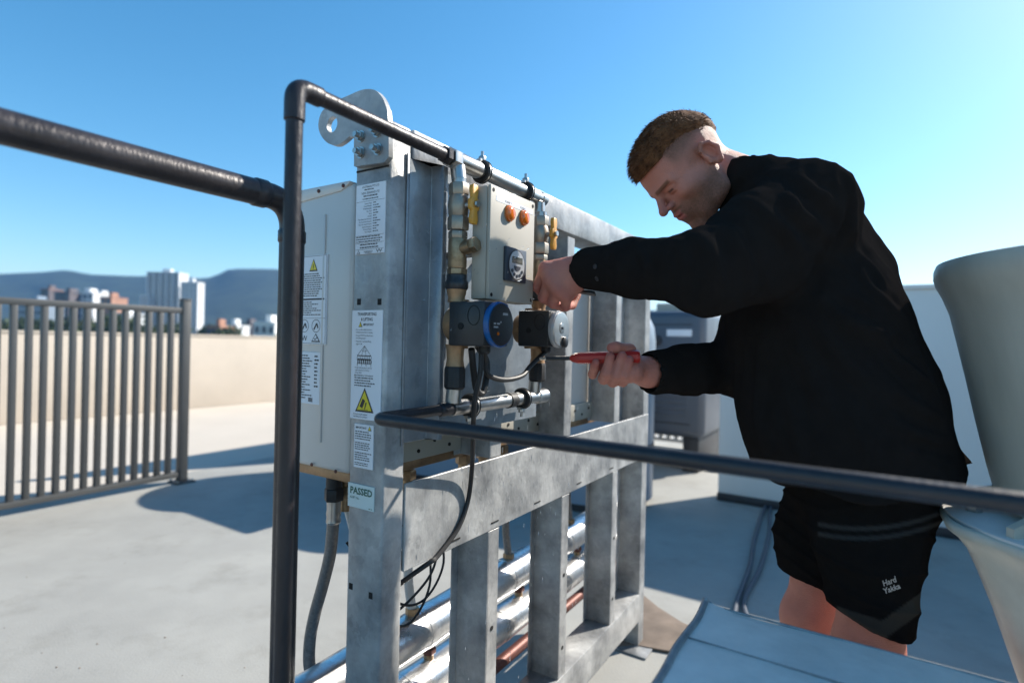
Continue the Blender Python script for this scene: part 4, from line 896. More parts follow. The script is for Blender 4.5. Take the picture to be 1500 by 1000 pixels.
# right hand: closed round the red handle, finger tips towards the camera
HA = W(835, 524.5, 1.128); HB = W(948, 522, 1.09); hdir = (HB - HA) / np.linalg.norm(HB - HA)
def hx(px, py, dd): return W(px, py, (HA[1] + (HB[1] - HA[1]) * (px - 835) / 113) + dd)
lo = np.minimum.reduce([wrR, hx(865, 570, -.05)]) - .05; hi = np.maximum.reduce([wrR, hx(870, 500, .07)]) + .05
S = SDF(lo, hi, .0021)
S.cone(wrR + np.array((.05, .03, 0)), wrR, .028, .026, .01)
S.cone(wrR, hx(922, 541, .012), .026, .021, .02); S.cone(wrR + np.array((0, 0, .006)), hx(905, 536, .034), .022, .020, .02); S.cone(hx(928, 546, .0), hx(912, 548, .008), .017, .015, .02)
fg = [(hx(878, 530, .045), hx(868, 548, .032), hx(871, 537, -.002), hx(873, 531, -.014)), (hx(892, 532, .043), hx(884, 555, .022), hx(888, 546, -.016), hx(894, 522, -.019)), (hx(906, 534, .040), hx(898, 559, .018), hx(903, 549, -.018), hx(911, 521, -.020)), (hx(918, 536, .036), hx(912, 559, .014), hx(915, 549, -.014), hx(922, 527, -.017))]
for f_, r_ in zip(fg, (.0088, .0102, .0104, .0094)): finger(S, f_, [r_ * 1.15, r_ * 1.05, r_, r_ * .88], .004)
finger(S, [hx(932, 535, .02), hx(922, 513, .014), hx(903, 509, -.004), hx(896, 509, -.008)], [.016, .0125, .0112, .0100], .006)
P, Q = S.net(); nrm = vnormals(P, Q); P = P + nrm * field_noise(P, 9, [(420, .0003, (1, 1, 1)), (160, .0005, (1, 1, 1))])[:, None]
tipd = np.min(np.stack([np.linalg.norm(P - f_[3], axis=1) for f_ in fg] + [np.linalg.norm(P - hx(896, 509, -.008), axis=1)]), 0)
bodyP.append(P); bodyQ.append(Q); bodyC.append(np.stack([.03 * np.ones(len(P)), np.clip(.2 + .5 * sm(.014, .006, tipd), 0, 1), np.zeros(len(P))], 1))
# ---- torso and legs of the body (mostly under clothes)
S = SDF((.05, .75, 0), (1.05, 1.6, 1.5), .009)
lat = (shL - shR) / np.linalg.norm(shL - shR)
S.cone(W(1160, 340, 1.16), pelvis, .085, .11, .03, sq=(lat, .8)); S.cone(hipL, knL, .078, .052, .03); S.cone(hipR, knR, .078, .052, .03)
S.cone(shL, shR, .055, .055, .03); S.cone(shL, elL, .045, .036, .02); S.cone(elL, wrL, .036, .028, .02); S.cone(shR, elR, .045, .036, .02); S.cone(elR, wrR, .036, .027, .02)
for kn_, an in ((knL, ankL), (knR, ankR)):
    calf = kn_ * .68 + an * .32 + np.array((.025, .0, 0)); S.cone(kn_ + np.array((-.012, 0, .0)), kn_ + np.array((-.010, 0, -.03)), .045, .043, .03)
    S.cone(kn_, calf, .050, .054, .03); S.cone(calf, an, .052, .034, .03); S.cone(an, an + np.array((-.16, -.03, -.055)), .036, .03, .02)
P, Q = S.net()
hk = field_noise(P, 12, [(60, .5, (1, 1, 1)), (200, .3, (1, 1, 1))])
bodyP.append(P); bodyQ.append(Q); bodyC.append(np.stack([np.zeros(len(P)), np.clip(.15 + .3 * hk, 0, 1), np.zeros(len(P))], 1))
off = 0; QQ = []
for p_, q_ in zip(bodyP, bodyQ): QQ.append(q_ + off); off += len(p_)
body = np_mesh('body', np.concatenate(bodyP), np.concatenate(QQ), MAT['skin'], person, np.concatenate(bodyC))
# ---- eyes are part of the head surface; hair is a cap plus strands
S = SDF((-.14, -.11, -.09), (.13, .11, .17), .0028)
S.ell((-.010, 0, .055), (.1035, .0785, .0835)); S.ell((.040, 0, .058), (.060, .064, .062), .02)
S.ell((.054, 0, .092), (.042, .054, .035), .02); S.ell((.000, 0, .098), (.075, .060, .046), .02)
X, Y, Zz = S.ax[0][:, None, None], S.ax[1][None, :, None], S.ax[2][None, None, :]
line = np.where(X > 0, .072 + X * .06, np.where(X > -.07, .072 + X * .45, .0405 + (X + .07) * 1.2))     # hairline height along the head
S.D = np.maximum(S.D, (line - Zz) * .9 + 0 * Y)
P, Q = S.net(); n0_ = vnormals(P, Q)
lv = np.where(P[:, 0] > 0, .072 + P[:, 0] * .06, np.where(P[:, 0] > -.07, .072 + P[:, 0] * .45, .0405 + (P[:, 0] + .07) * 1.2))
tap = (1 - sm(.0, .030, P[:, 2] - lv)) * (1 - sm(.05, .075, P[:, 0]))
P[:, 1] *= 1 - .075 * tap; P[:, 0] = np.where(P[:, 0] < -.05, P[:, 0] * (1 - .06 * tap), P[:, 0])
P = P + n0_ * field_noise(P, 21, [(700, .0005, (.3, 1, .3)), (260, .0010, (.4, 1, .6))])[:, None]
hair = np_mesh('hair', HO + (P * HS) @ HM.T, Q, MAT['hair_brown'], person)
rg = np.random.RandomState(5); sel = rg.choice(len(P), 14000)
sel = sel[(n0_[sel, 2] > -.55)]
base = P[sel] - n0_[sel] * .002; top = sm(.04, .10, P[sel, 2])[:, None]
ln_ = (.004 + .009 * top) * rg.uniform(.7, 1.3, (len(sel), 1))
dr = n0_[sel] * (.55) + np.array((.75, 0, -.12)) * top + rg.normal(size=(len(sel), 3)) * .14 + np.array((0, 0, -.5)) * (1 - top)
dr /= np.linalg.norm(dr, axis=1, keepdims=True)
sd = np.cross(dr, rg.normal(size=dr.shape)); sd /= np.linalg.norm(sd, axis=1, keepdims=True); wd = .00042
A_ = np.concatenate([base - sd * wd, base + sd * wd, base + dr * ln_ * .6 + sd * wd * .8 , base + dr * ln_ + n0_[sel] * -.001])
m_ = len(sel); ii = np.arange(m_); Fq = np.concatenate([np.stack([ii, ii + m_, ii + 2 * m_, ii + 3 * m_], 1)])
st = np_mesh('hair_strands', HO + (A_ * HS) @ HM.T, Fq, MAT['hair_brown'], hair); st['kind'] = 'stuff'

# ---- jacket
from mathutils.bvhtree import BVHTree
S = SDF((.05, .72, .70), (1.12, 1.72, 1.62), .0052)
def C2(a, b, r1, r2, k=.05, sq=None): S.cone(a, b, r1, r2, k, sq=sq)
L2 = (lat, .80)
sp = [(W(1138, 302, 1.16), .094), (W(1158, 380, 1.15), .130), (W(1190, 480, 1.13), .156), (W(1220, 590, 1.12), .172), (W(1246, 690, 1.12), .182)]
for (a, ra), (b, rb) in zip(sp[:-1], sp[1:]): C2(a, b, ra, rb, .04, L2)
C2(shL + np.array((.0, 0, -.01)), shR + np.array((-.01, 0, 0)), .080, .080, .05)
C2(W(1190, 300, 1.17), W(1258, 400, 1.16), .056, .066, .05, L2)
C2(W(1300, 560, 1.14), W(1335, 690, 1.13), .075, .06, .05, L2); C2(W(1340, 640, 1.12), W(1418, 684, 1.10), .036, .014, .035, L2)
# near sleeve
C2(shL, elL * .5 + shL * .5 + np.array((0, 0, .0)), .086, .074, .03); C2(elL * .5 + shL * .5, elL, .074, .056, .03)
C2(elL, elL * .45 + wrL * .55, .058, .050, .03); C2(elL * .45 + wrL * .55, wrL + (elL - wrL) * .04, .050, .0425, .02)
C2(elL + np.array((.01, 0, -.03)), shL * .5 + elL * .5 + np.array((.02, 0, -.05)), .042, .06, .04)
# far sleeve
C2(shR, elR, .085, .066, .03); C2(elR, elR * .4 + wrR * .6, .062, .054, .03); C2(elR * .4 + wrR * .6, wrR + (elR - wrR) * .06, .052, .046, .02)
# collar
C2(neckb + np.array((.02, .0, -.06)), neckb + np.array((-.030, 0, -.004)), .078, .060, .03, ((0, 1, 0), .88))
S.cone(neckb + np.array((-.02, 0, .03)), neckb + np.array((-.06, 0, .12)), .052, .066, .004, 'sub')
cn_ = neckb + np.array((-.030, 0, .000)); cax = np.array((-.55, 0, .83)); e1 = np.array((.83, 0, .55)); e2 = np.array((0., 1., 0.))
for k_ in range(18):
    a0_, a1_ = k_ * math.pi / 9, (k_ + 1) * math.pi / 9
    pa = cn_ + e1 * math.cos(a0_) * .057 + e2 * math.sin(a0_) * .066; pb_ = cn_ + e1 * math.cos(a1_) * .057 + e2 * math.sin(a1_) * .066
    C2(pa, pb_, .0085, .0085, .010)
# sleeve openings and hem
ax = (wrL - elL) / np.linalg.norm(wrL - elL); S.cone(wrL + (elL - wrL) * .10, wrL + ax * .05, .034, .037, .004, 'sub')
ax2 = (wrR - elR) / np.linalg.norm(wrR - elR); S.cone(wrR + (elR - wrR) * .10, wrR + ax2 * .05, .036, .040, .004, 'sub')
x, y, z = S.ax[0][:, None, None], S.ax[1][None, :, None], S.ax[2][None, None, :]
hb, hf = W(1432, 674, 1.1), W(1080, 700, 1.12)
zh = hf[2] + (hb[2] - hf[2]) * (x - hf[0]) / (hb[0] - hf[0]) + .006 * np.sin(x * 40) + .004 * np.sin(y * 47)
S.D = np.maximum(S.D, (zh - z) * 1.0)
P, Q = S.net(); nr = vnormals(P, Q)
# cloth folds: tension lines from the shoulder, rings at the elbows, drape on the back
def ridge(v, p=2.0): return (1 - np.abs(v)) ** p
d1 = np.linalg.norm(P - shL, axis=1); d2 = np.linalg.norm(P - elL, axis=1); d3 = np.linalg.norm(P - elR, axis=1)
f1 = np.sin((P @ np.array((38., 10., 30.))) + 2.2 * np.sin(P @ np.array((9., 6., -11.)))) ; f2 = np.sin(P @ np.array((70., -30., 22.)) + 2.5 * np.sin(P @ np.array((-14., 11., 9.))))
f3 = np.sin(P @ (ax * 120) + 2 * np.sin(P @ np.array((20., 10., 25.)))); f4 = np.sin(P @ (ax2 * 120) + 2 * np.sin(P @ np.array((20., 10., 25.))))
dis = .0050 * ridge(f1) - .003 + .0018 * ridge(f2, 1.6) + .0055 * ridge(f3) * np.exp(-(d2 / .12) ** 2) + .006 * ridge(f4) * np.exp(-(d3 / .14) ** 2) + .006 * ridge(np.sin(d1 * 75 + 2 * f2)) * np.exp(-(d1 / .2) ** 2)
dis += field_noise(P, 31, [(26, .006, (1, 1, .6)), (70, .0022, (1, 1, .7))])
keepc = sm(.08, .16, np.linalg.norm(P - neckb, axis=1)); hemk = sm(.0, .05, P[:, 2] - (hf[2] + (hb[2] - hf[2]) * (P[:, 0] - hf[0]) / (hb[0] - hf[0])))
keep = (.3 + .7 * keepc) * (.25 + .75 * hemk) * sm(.02, .09, np.minimum(np.linalg.norm(P - wrL, axis=1), np.linalg.norm(P - wrR, axis=1)))
dis = dis * .55
tree_ = BVHTree.FromPolygons(P.tolist(), Q.tolist()); cl = Vector((0, 0, CAM_H))
def surf(x_, y_):
    h_ = tree_.ray_cast(cl, ray(x_, y_).normalized()); return V3(h_[0]) if h_[0] is not None else None
FOLDS = [((1105, 262), (1165, 300), (1215, 350), 7, 9), ((1120, 250), (1180, 268), (1222, 300), 6, 8), ((1090, 290), (1140, 330), (1185, 380), 6, 9), ((1236, 262), (1240, 330), (1195, 425), -7, 6), ((1060, 330), (1090, 370), (1100, 430), 6, 9), ((1030, 345), (1050, 390), (1050, 450), 6, 8), ((1000, 342), (1018, 380), (1015, 440), -5, 7), ((965, 345), (985, 385), (990, 445), 5, 7), ((930, 355), (948, 390), (945, 435), 4, 6), ((895, 357), (897, 390), (896, 425), -5, 4),
  ((1190, 430), (1240, 470), (1320, 500), 6, 10), ((1180, 450), (1230, 520), (1300, 580), 6, 11), ((1160, 460), (1190, 550), (1240, 640), 5, 11), ((1250, 330), (1275, 390), (1300, 430), 6, 9), ((1255, 380), (1285, 430), (1330, 470), 5, 8), ((1280, 480), (1320, 530), (1362, 560), 5, 8), ((1290, 540), (1335, 590), (1385, 620), 6, 9), ((1300, 610), (1345, 635), (1395, 645), 5, 8), ((1120, 480), (1110, 570), (1120, 660), 5, 10), ((1085, 500), (1080, 580), (1095, 660), -5, 8), ((1150, 560), (1165, 620), (1170, 680), 4, 9), ((1240, 590), (1265, 640), (1275, 680), 4, 9), ((1330, 640), (1360, 655), (1400, 664), -4, 6),
  ((1030, 500), (1010, 540), (1000, 580), 5, 6), ((1005, 505), (990, 540), (978, 578), 4, 6), ((975, 520), (965, 545), (958, 575), -4, 5), ((950, 520), (945, 545), (940, 570), 3, 4)]
fold = np.zeros(len(P))
for a_, b_, c_, amp, wid in FOLDS:
    q_ = [surf(*a_), surf(*b_), surf(*c_)]
    if any(v is None for v in q_): continue
    cp = np.array([V3(v) for v in catmull([Vector(v) for v in q_], 10)]); m_ = len(cp)
    dd = np.full(len(P), 9.0); ss = np.zeros(len(P))
    near_ = np.where(np.min(np.stack([np.linalg.norm(P - cp[k], axis=1) for k in (0, m_ // 2, m_ - 1)]), 0) < .15)[0]
    D2 = np.linalg.norm(P[near_][:, None, :] - cp[None], axis=2); k_ = D2.argmin(1); dd[near_] = D2.min(1); ss[near_] = k_ / (m_ - 1)
    w_ = wid / 1000.; e_ = np.sin(np.pi * np.clip(ss * .9 + .05, 0, 1)) ** .7
    w_ *= 1.25; fold += amp / 1000. * e_ * (np.exp(-(dd / w_) ** 2) - .35 * np.exp(-((dd - 2.0 * w_) / w_) ** 2))
def laplace(P_, Q_, it, lam=.5):
    E_ = np.concatenate([Q_[:, [0, 1]], Q_[:, [1, 2]], Q_[:, [2, 3]], Q_[:, [3, 0]]])
    for _ in range(it):
        a_ = np.zeros_like(P_); c_ = np.zeros(len(P_)); np.add.at(a_, E_[:, 0], P_[E_[:, 1]]); np.add.at(a_, E_[:, 1], P_[E_[:, 0]]); np.add.at(c_, E_[:, 0], 1); np.add.at(c_, E_[:, 1], 1)
        P_ = P_ + lam * (a_ / np.maximum(c_, 1)[:, None] - P_)
    return P_
P = laplace(P + nr * (dis * (.25 + .75 * keep) + fold * 1.6)[:, None], Q, 3)
jk = np_mesh('jacket', P, Q, MAT['jacket_cloth'], person, np.zeros((len(P), 3)))
# ---- shorts
S = SDF((.3, .75, .42), (1.1, 1.55, 1.0), .0038)
S.cone(pelvis, W(1262, 720, 1.12), .125, .125, .03, sq=(lat, .85))
S.cone(W(1272, 680, 1.04), W(1268, 790, 1.04), .100, .088, .03); S.cone(W(1268, 790, 1.04), W(1279, 945, 1.045), .088, .066, .03)
S.cone(hipR, W(1205, 790, 1.22), .105, .092, .03); S.cone(W(1205, 790, 1.22), W(1192, 880, 1.23), .090, .074, .03)
for kn_, hp_, r1 in ((W(1279, 948, 1.045), hipL, .062), (W(1191, 880, 1.23), hipR, .066)):
    u_ = (hp_ - kn_) / np.linalg.norm(hp_ - kn_); S.cone(kn_ + u_ * .02, kn_ - u_ * .09, r1, r1, .003, 'sub')
x, y, z = S.ax[0][:, None, None], S.ax[1][None, :, None], S.ax[2][None, None, :]
pl = W(1222, 892, 1.04); pr = W(1330, 920, 1.04); ql = W(1152, 835, 1.23); qr = W(1208, 852, 1.23); mid = .5 * (knL[1] + knR[1])
zl = pl[2] + (pr[2] - pl[2]) * np.clip((x - pl[0]) / (pr[0] - pl[0]), -.2, 1.3) - .010 * np.sin(np.clip((x - pl[0]) / (pr[0] - pl[0]), 0, 1) * math.pi); zr_ = ql[2] + (qr[2] - ql[2]) * (x - ql[0]) / (qr[0] - ql[0])
wgt = 1 / (1 + np.exp(-(y - mid) * 90)); S.D = np.maximum(S.D, (zl * (1 - wgt) + zr_ * wgt - z) * .8)
P, Q = S.net(); nr = vnormals(P, Q)
g1 = np.sin(P @ np.array((25., 10., 70.)) + 2.4 * np.sin(P @ np.array((14., -8., 10.)))); g2 = np.sin(P @ np.array((60., 20., -25.)) + 2 * np.sin(P @ np.array((8., 12., 20.))))
P = P + nr * (.004 * ridge(g1) - .002 + .0015 * ridge(g2, 1.5) + field_noise(P, 41, [(24, .005, (1, 1, 1))]))[:, None]
# coloured panels: grey hem facing and two piping bands on the near leg (read off the outside of the leg)
dxp, dz = P[:, 0] / P[:, 1] * FPX, -(P[:, 2] - CAM_H) / P[:, 1] * FPX
pxx = 750 + dxp * math.cos(ROLL) - dz * math.sin(ROLL); pyy = 500 + dxp * math.sin(ROLL) + dz * math.cos(ROLL)
near = (P[:, 1] < mid).astype(float)
yc = 886 + np.where(pxx < 1292, (pxx - 1225) * .33, 22 - (pxx - 1292) * .72); panel = near * sm(-1, 2, pyy - yc) * sm(32, 28, pyy - yc) * sm(1224, 1228, pxx)
bnd = lambda b0: near * sm(5.2, 1.2, np.abs(pyy - (b0 + .0017 * (pxx - 1262) ** 2 * -1 + 0))) * sm(1196, 1200, pxx)
band = np.maximum(bnd(774), bnd(788)); 
np_mesh('shorts', P, Q, MAT['shorts_cloth'], person, np.stack([panel, band, np.zeros(len(P))], 1))
shorts = [o for o in person.children if o.name.startswith('shorts')][0]
# logo on the shorts and snaps on the cuff, laid on the cloth
from mathutils.bvhtree import BVHTree
def bvh(o): return BVHTree.FromPolygons([o.matrix_world @ v.co + parent_loc(o.parent) if False else v.co + parent_loc(o.parent) for v in o.data.vertices], [tuple(p.vertices) for p in o.data.polygons])
bv = bvh(shorts); lg = MB()
o0 = at(1294, 858, 1.0); ex = (at(1316, 850, 1.0) - o0); ex_l = ex.length; ex.normalize(); ey = (at(1291, 847, 1.0) - o0).normalized()
text_mb(lg, 'Hard', o0 + ey * .0005, ex, ey, .0105, .024, bold=.02); text_mb(lg, 'Yakka', o0 - ey * .0128 - ex * .002, ex, ey, .0100, .031, bold=.02)
cl = Vector((0, 0, CAM_H)); nv = []
for v in lg.v:
    d = (v - cl).normalized(); hit = bv.ray_cast(cl, d); nv.append((hit[0] + hit[1] * .0012) if hit[0] is not None else v)
lg.v = nv; lg.build('logo_print', MAT['reflective_print'], shorts, smooth=False, recalc=False)
bv = bvh(jk)
for x_, y_ in ((872, 390.5), (874.5, 408)):
    d = ray(x_, y_).normalized(); hit = bv.ray_cast(cl, d)
    if hit[0] is not None:
        nn = hit[1]; MB().lathe(hit[0], nn, [(0, .0046), (.0012, .0046), (.0016, .0040), (.0012, .0031), (.0007, .0029)], 20).build('cuff_snap', MAT['tool_steel'], jk)
# boots and socks
S = SDF((.3, .8, -.01), (.95, 1.5, .3), .007)
for an in (ankL, ankR):
    S.cone(an + np.array((0, 0, .10)), an, .055, .052, .02); S.cone(an + np.array((.02, 0, -.045)), an + np.array((-.17, -.03, -.05)), .046, .042, .03); S.cone(an + np.array((-.02, 0, -.02)), an + np.array((-.14, -.025, -.042)), .05, .042, .03)
S.D = np.maximum(S.D, .002 - S.ax[2][None, None, :]); P, Q = S.net()
spl = (P[:, 1] < mid); 
for nm, s_ in (('boot', True), ('boot', False)):
    ids = np.where(spl == s_)[0]; mp_ = np.full(len(P), -1); mp_[ids] = np.arange(len(ids)); q_ = mp_[Q]; q_ = q_[(q_ >= 0).all(1)]; np_mesh(nm, P[ids], q_, MAT['rubber'], person)

# ---- tools
ha, hb_ = Vector(HA), Vector(HB); hd = (hb_ - ha).normalized()
r = thing('screwdriver', 'red handled screwdriver held in the lower hand', 'screwdriver', ha)
MB().lathe(ha, hd, [(0, .0042), (.004, .0075), (.016, .0112), (.022, .0118), (.07, .0120), (.100, .0125), (.128, .0132), (.1335, .0132), (.1375, .0105), (.138, .004)], 10).build('handle', MAT['red_handle'], r, ang=25)
tipw = Vector(W(795, 525, 1.148)); sd_ = (tipw - ha)
MB().tube([ha + hd * .01, ha + sd_ * .12, ha + sd_ * .86], .0042, 14).build('insulated_shaft', MAT['pump_black'], r)
MB().tube([ha + sd_ * .84, ha + sd_ * 1.0, ha + sd_ * 1.12], [.003, .003, .0022], 10).build('blade', MAT['steel'], r)
a, b = Vector(W(842, 426, 1.128)), Vector(W(876, 431, 1.10))
r = thing('spanner', 'dark steel spanner gripped in the raised hand beside the cuff', 'spanner', a)
e = (b - a).normalized(); u_ = Vector((0, .45, .9)); u_ = (u_ - e * u_.dot(e)).normalized(); w_ = e.cross(u_)
st_ = a - e * .06
pr = [(0, -.006), (.06, -.006), (.085, -.0058), (.098, -.0075), (.106, -.005), (.106, .005), (.098, .0075), (.085, .0058), (.06, .006), (0, .006)]
MB().prism(pr, lambda p, q_, c: st_ + e * p + w_ * q_ + u_ * c, -.0028, .0028).build('shank', MAT['tool_steel'], r, bevel=.001)
jw = [(0, -.006), (-.008, -.013), (-.026, -.013), (-.026, -.006), (-.012, -.006), (-.012, .006), (-.026, .006), (-.026, .013), (-.008, .013), (0, .006)]
MB().prism(jw, lambda p, q_, c: st_ + e * p + w_ * q_ + u_ * c, -.0034, .0034).build('jaw', MAT['tool_steel'], r, bevel=.001)
# ================================================================== CITY AND HILLS
mat('city_ground', (.10, .12, .07), .9, 0, .3, .02, c2=(.18, .17, .14))
mat('hill_forest', (.010, .024, .020), .95, 0, .3, .02, c2=(.034, .058, .040), detail=10)
mat('tower_white', (.62, .63, .64), .6, 0, .04, .1)
mat('tower_glass', (.05, .09, .13), .15, 0, .2, .1, rvar=0)
mat('brick_red', (.26, .15, .12), .8, 0, .15, .2)
mat('brick_dark', (.11, .095, .10), .8, 0, .15, .2)
mat('roof_orange', (.34, .18, .12), .8, 0, .15, .2)
mat('leaf_dark', (.035, .06, .022), .8, 0, .3, .6, c2=(.075, .10, .035))
mat('bark', (.09, .065, .045), .9, 0, .2, 3)
GZ = -14.0
mb = MB(); mb.add([Vector((-4000, -1000, GZ)), Vector((4000, -1000, GZ)), Vector((4000, 3200, GZ)), Vector((-4000, 3200, GZ))], [(0, 1, 2, 3)]); struct(mb.build('city_ground', MAT['city_ground'], smooth=False))
# escarpment: ridge heights read along the skyline (pixel x, height above eye level in px)
def ridge_mesh(name, sky_pts, d, seed, spread):
    rr = np.random.RandomState(seed); nx, ny = 220, 26; mb = MB(); xs = np.linspace(sky_pts[0][0], sky_pts[-1][0], nx)
    hs = np.interp(xs, [p[0] for p in sky_pts], [p[1] for p in sky_pts])
    ph = rr.uniform(0, 6.28, 12); fr_ = rr.uniform(.008, .09, 12)
    for i, x in enumerate(xs):
        az = (x - 750) / FPX; top = hs[i] / FPX * d
        for j in range(ny):
            v = j / (ny - 1); dd = d - spread * (1 - v); prof_ = v ** 1.6 if v < .75 else .63 + (v - .75) * 1.48
            wob = sum(math.sin(x * fr_[k] + ph[k] + v * (3 + k)) for k in range(12)) / 12
            mb.v.append(Vector((az * dd, dd + wob * 80 * (1 - v) * v * 4, GZ + (top + CAM_H - GZ) * prof_ + wob * 14 * v * (1 - v) * 4)))
    for i in range(nx - 1):
        for j in range(ny - 1): k = i * ny + j; mb.f.append((k, k + ny, k + ny + 1, k + 1))
    # a back slope so the hill is a solid ridge
    b = len(mb.v)
    for i, x in enumerate(xs): az = (x - 750) / FPX; mb.v.append(Vector((az * (d + 500), d + 500, GZ)))
    for i in range(nx - 1): mb.f.append((i * ny + ny - 1, (i + 1) * ny + ny - 1, b + i + 1, b + i))
    return struct(mb.build(name, MAT['hill_forest'], ang=60))
ridge_mesh('hills', [(-900, 60), (-500, 78), (-200, 70), (0, 82), (60, 86), (95, 90), (130, 84), (200, 83), (240, 86), (290, 82), (312, 84), (322, 92), (335, 97), (370, 98), (405, 98), (440, 90), (520, 70), (620, 62), (760, 66), (860, 50), (930, 52), (975, 50), (990, 46), (1050, 44), (1150, 40), (1300, 30), (1500, 26), (2200, 30)], 1800, 3, 850)
# buildings
def building(name, label, px0, px1, top, d, dep, m, floors, bays, style='grid', group=None, roofm=None):
    az0, az1 = (px0 - 750) / FPX, (px1 - 750) / FPX; x0, x1 = az0 * d, az1 * d
    hz = 500 + ((px0 + px1) / 2 - 750) * math.tan(ROLL); zt = CAM_H + (hz - top) / FPX * d
    r = thing(name, label, 'building', Vector(((x0 + x1) / 2, d + dep / 2, GZ)), group); I_ = lambda a, b, c: Vector((a, b, c))
    wl_ = MB().box((x0, d, GZ), (x1, d + dep, zt), I_).build('wall', m, r, smooth=False)
    fh = (zt - GZ) / floors; bw = (x1 - x0) / bays; g = None
    if style == 'grid':
        for i in range(floors):
            zc = GZ + fh * (i + .5)
            if zc < -3: continue
            for j in range(bays):
                c = x0 + bw * (j + .5)
                if g is None:
                    g = MB().box((c - bw * .3, d - .25, zc - fh * .28), (c + bw * .3, d - .02, zc + fh * .28), I_).build('window', MAT['tower_glass'], r, smooth=False); g0 = (c, zc)
                else:
                    o = bpy.data.objects.new('window', g.data); col.objects.link(o); o.parent = r; o.location = (c - g0[0], 0, zc - g0[1])
    elif style == 'balcony':
        gm = sm_ = None
        for i in range(floors):
            zc = GZ + fh * i
            if zc < -6: continue
            if gm is None:
                gm = MB().box((x0 + bw * .12, d - .3, zc + fh * .18), (x1 - bw * .12, d - .05, zc + fh * .9), I_).build('glazing_band', MAT['tower_glass'], r, smooth=False)
                sm_ = MB().box((x0 - .4, d - 2.2, zc + fh * .94), (x1 + .4, d - .02, zc + fh * 1.26), I_).build('balcony', m, r, smooth=False); z0_ = zc
            else:
                for src in (gm, sm_):
                    o = bpy.data.objects.new(src.name.split('.')[0], src.data); col.objects.link(o); o.parent = r; o.location = (0, 0, zc - z0_)
        for j in range(bays + 1):
            c = x0 + bw * j; MB().box((c - .35, d - 2.3, GZ), (c + .35, d - .02, zt), I_).build('pier', m, r, smooth=False)
    MB().box((x0 - .3, d - .3, zt), (x1 + .3, d + dep + .3, zt + .8), I_).build('roof', roofm or m, r, smooth=False)
    MB().box((x0 + (x1 - x0) * .35, d + dep * .3, zt + .8), (x0 + (x1 - x0) * .6, d + dep * .7, zt + 4), I_).build('plant_room', m, r, smooth=False)
    return r
TW = 'white apartment towers on the skyline'
building('apartment_tower', 'white apartment tower with glazed balconies, tallest on the skyline', 216, 262, 400, 470, 12, MAT['tower_white'], 22, 5, 'balcony')
building('apartment_tower', 'plain white slab tower adjoining the right of the tallest tower', 263, 288, 414, 462, 10, MAT['tower_white'], 21, 4, 'grid')
building('apartment_tower', 'low stepped white wing against the left of the tallest tower', 207, 217, 434, 466, 8, MAT['tower_white'], 16, 2, 'balcony')
building('office_block', 'dark brick block with a pink gable seen over the fence', 78, 100, 429, 400, 20, MAT['brick_dark'], 9, 3)
building('office_block', 'small dark block with red roof seen over the fence', 58, 70, 424, 430, 14, MAT['brick_dark'], 9, 2, roofm=MAT['brick_red'])
building('office_block', 'long blue grey glass block low behind the fence', 18, 60, 441, 360, 18, MAT['tank_blue'], 7, 7)
building('office_block', 'pale grey block with white roof plant behind the fence', 104, 135, 429, 410, 18, MAT['tower_white'], 9, 4)
building('office_block', 'orange brick block beside the pale grey block', 145, 162, 436, 380, 16, MAT['roof_orange'], 8, 2)
building('office_block', 'narrow pale tower between the orange block and stepped wing', 134, 147, 432, 440, 16, MAT['tower_white'], 9, 2)
building('office_block', 'low white shed left of the stepped wing', 168, 186, 460, 350, 16, MAT['tower_white'], 5, 3)
building('house', 'small orange roofed house right of the slab tower', 303, 322, 479, 260, 14, MAT['roof_orange'], 4, 3)
building('house', 'white low house right of the orange roofed house', 326, 346, 478, 280, 14, MAT['tower_white'], 4, 3)
building('house', 'dark flat roofed building right of the white low house', 346, 370, 477, 300, 16, MAT['brick_dark'], 4, 4)
building('house', 'bright white flat roofed building beside the dark one', 371, 402, 474, 240, 16, MAT['white_paint'], 4, 3)
building('office_block', 'dark tower seen between the man and the frame', 1000, 1028, 437, 330, 20, MAT['brick_dark'], 10, 4)
building('office_block', 'pale distant block beyond the blue plant unit', 955, 990, 470, 380, 20, MAT['tower_white'], 6, 5)
# trees between the buildings
def tree(label, px, d, h, seed):
    rr = random.Random(seed); x = (px - 750) / FPX * d; base = Vector((x, d, GZ)); r = thing('tree', label, 'tree', base, 'dark trees beyond the parapet')
    t = MB(); t.tube([base, base + Z * h * .35 + Vector((.3, 0, 0)), base + Z * h * .75], [.5, .35, .12], 8)
    for k in range(6):
        a = k * 1.05; p = base + Z * h * (.35 + .05 * k); t.tube([p, p + Vector((math.cos(a), math.sin(a), .9)) * h * .22], [.2, .05], 6)
    t.build('trunk', MAT['bark'], r); lf_ = MB()
    for k in range(700):
        c = rr.randint(0, 8); cc = base + Vector((math.cos(c * .7) * h * .2, math.sin(c * .7) * h * .2, h * (.55 + .05 * c)))
        v = Vector((rr.gauss(0, 1), rr.gauss(0, 1), rr.gauss(0, .8))); v = v.normalized() * h * .22 * rr.uniform(.5, 1.05); p = cc + v
        a = Vector((rr.uniform(-1, 1), rr.uniform(-1, 1), rr.uniform(-1, 1))).normalized(); b = a.orthogonal().normalized(); s_ = h * .045
        lf_.add([p - a * s_ - b * s_ * .6, p + a * s_ - b * s_ * .6, p + a * s_ + b * s_ * .6, p - a * s_ + b * s_ * .6], [(0, 1, 2, 3)])
    lf_.build('crown', MAT['leaf_dark'], r, smooth=False, recalc=False)
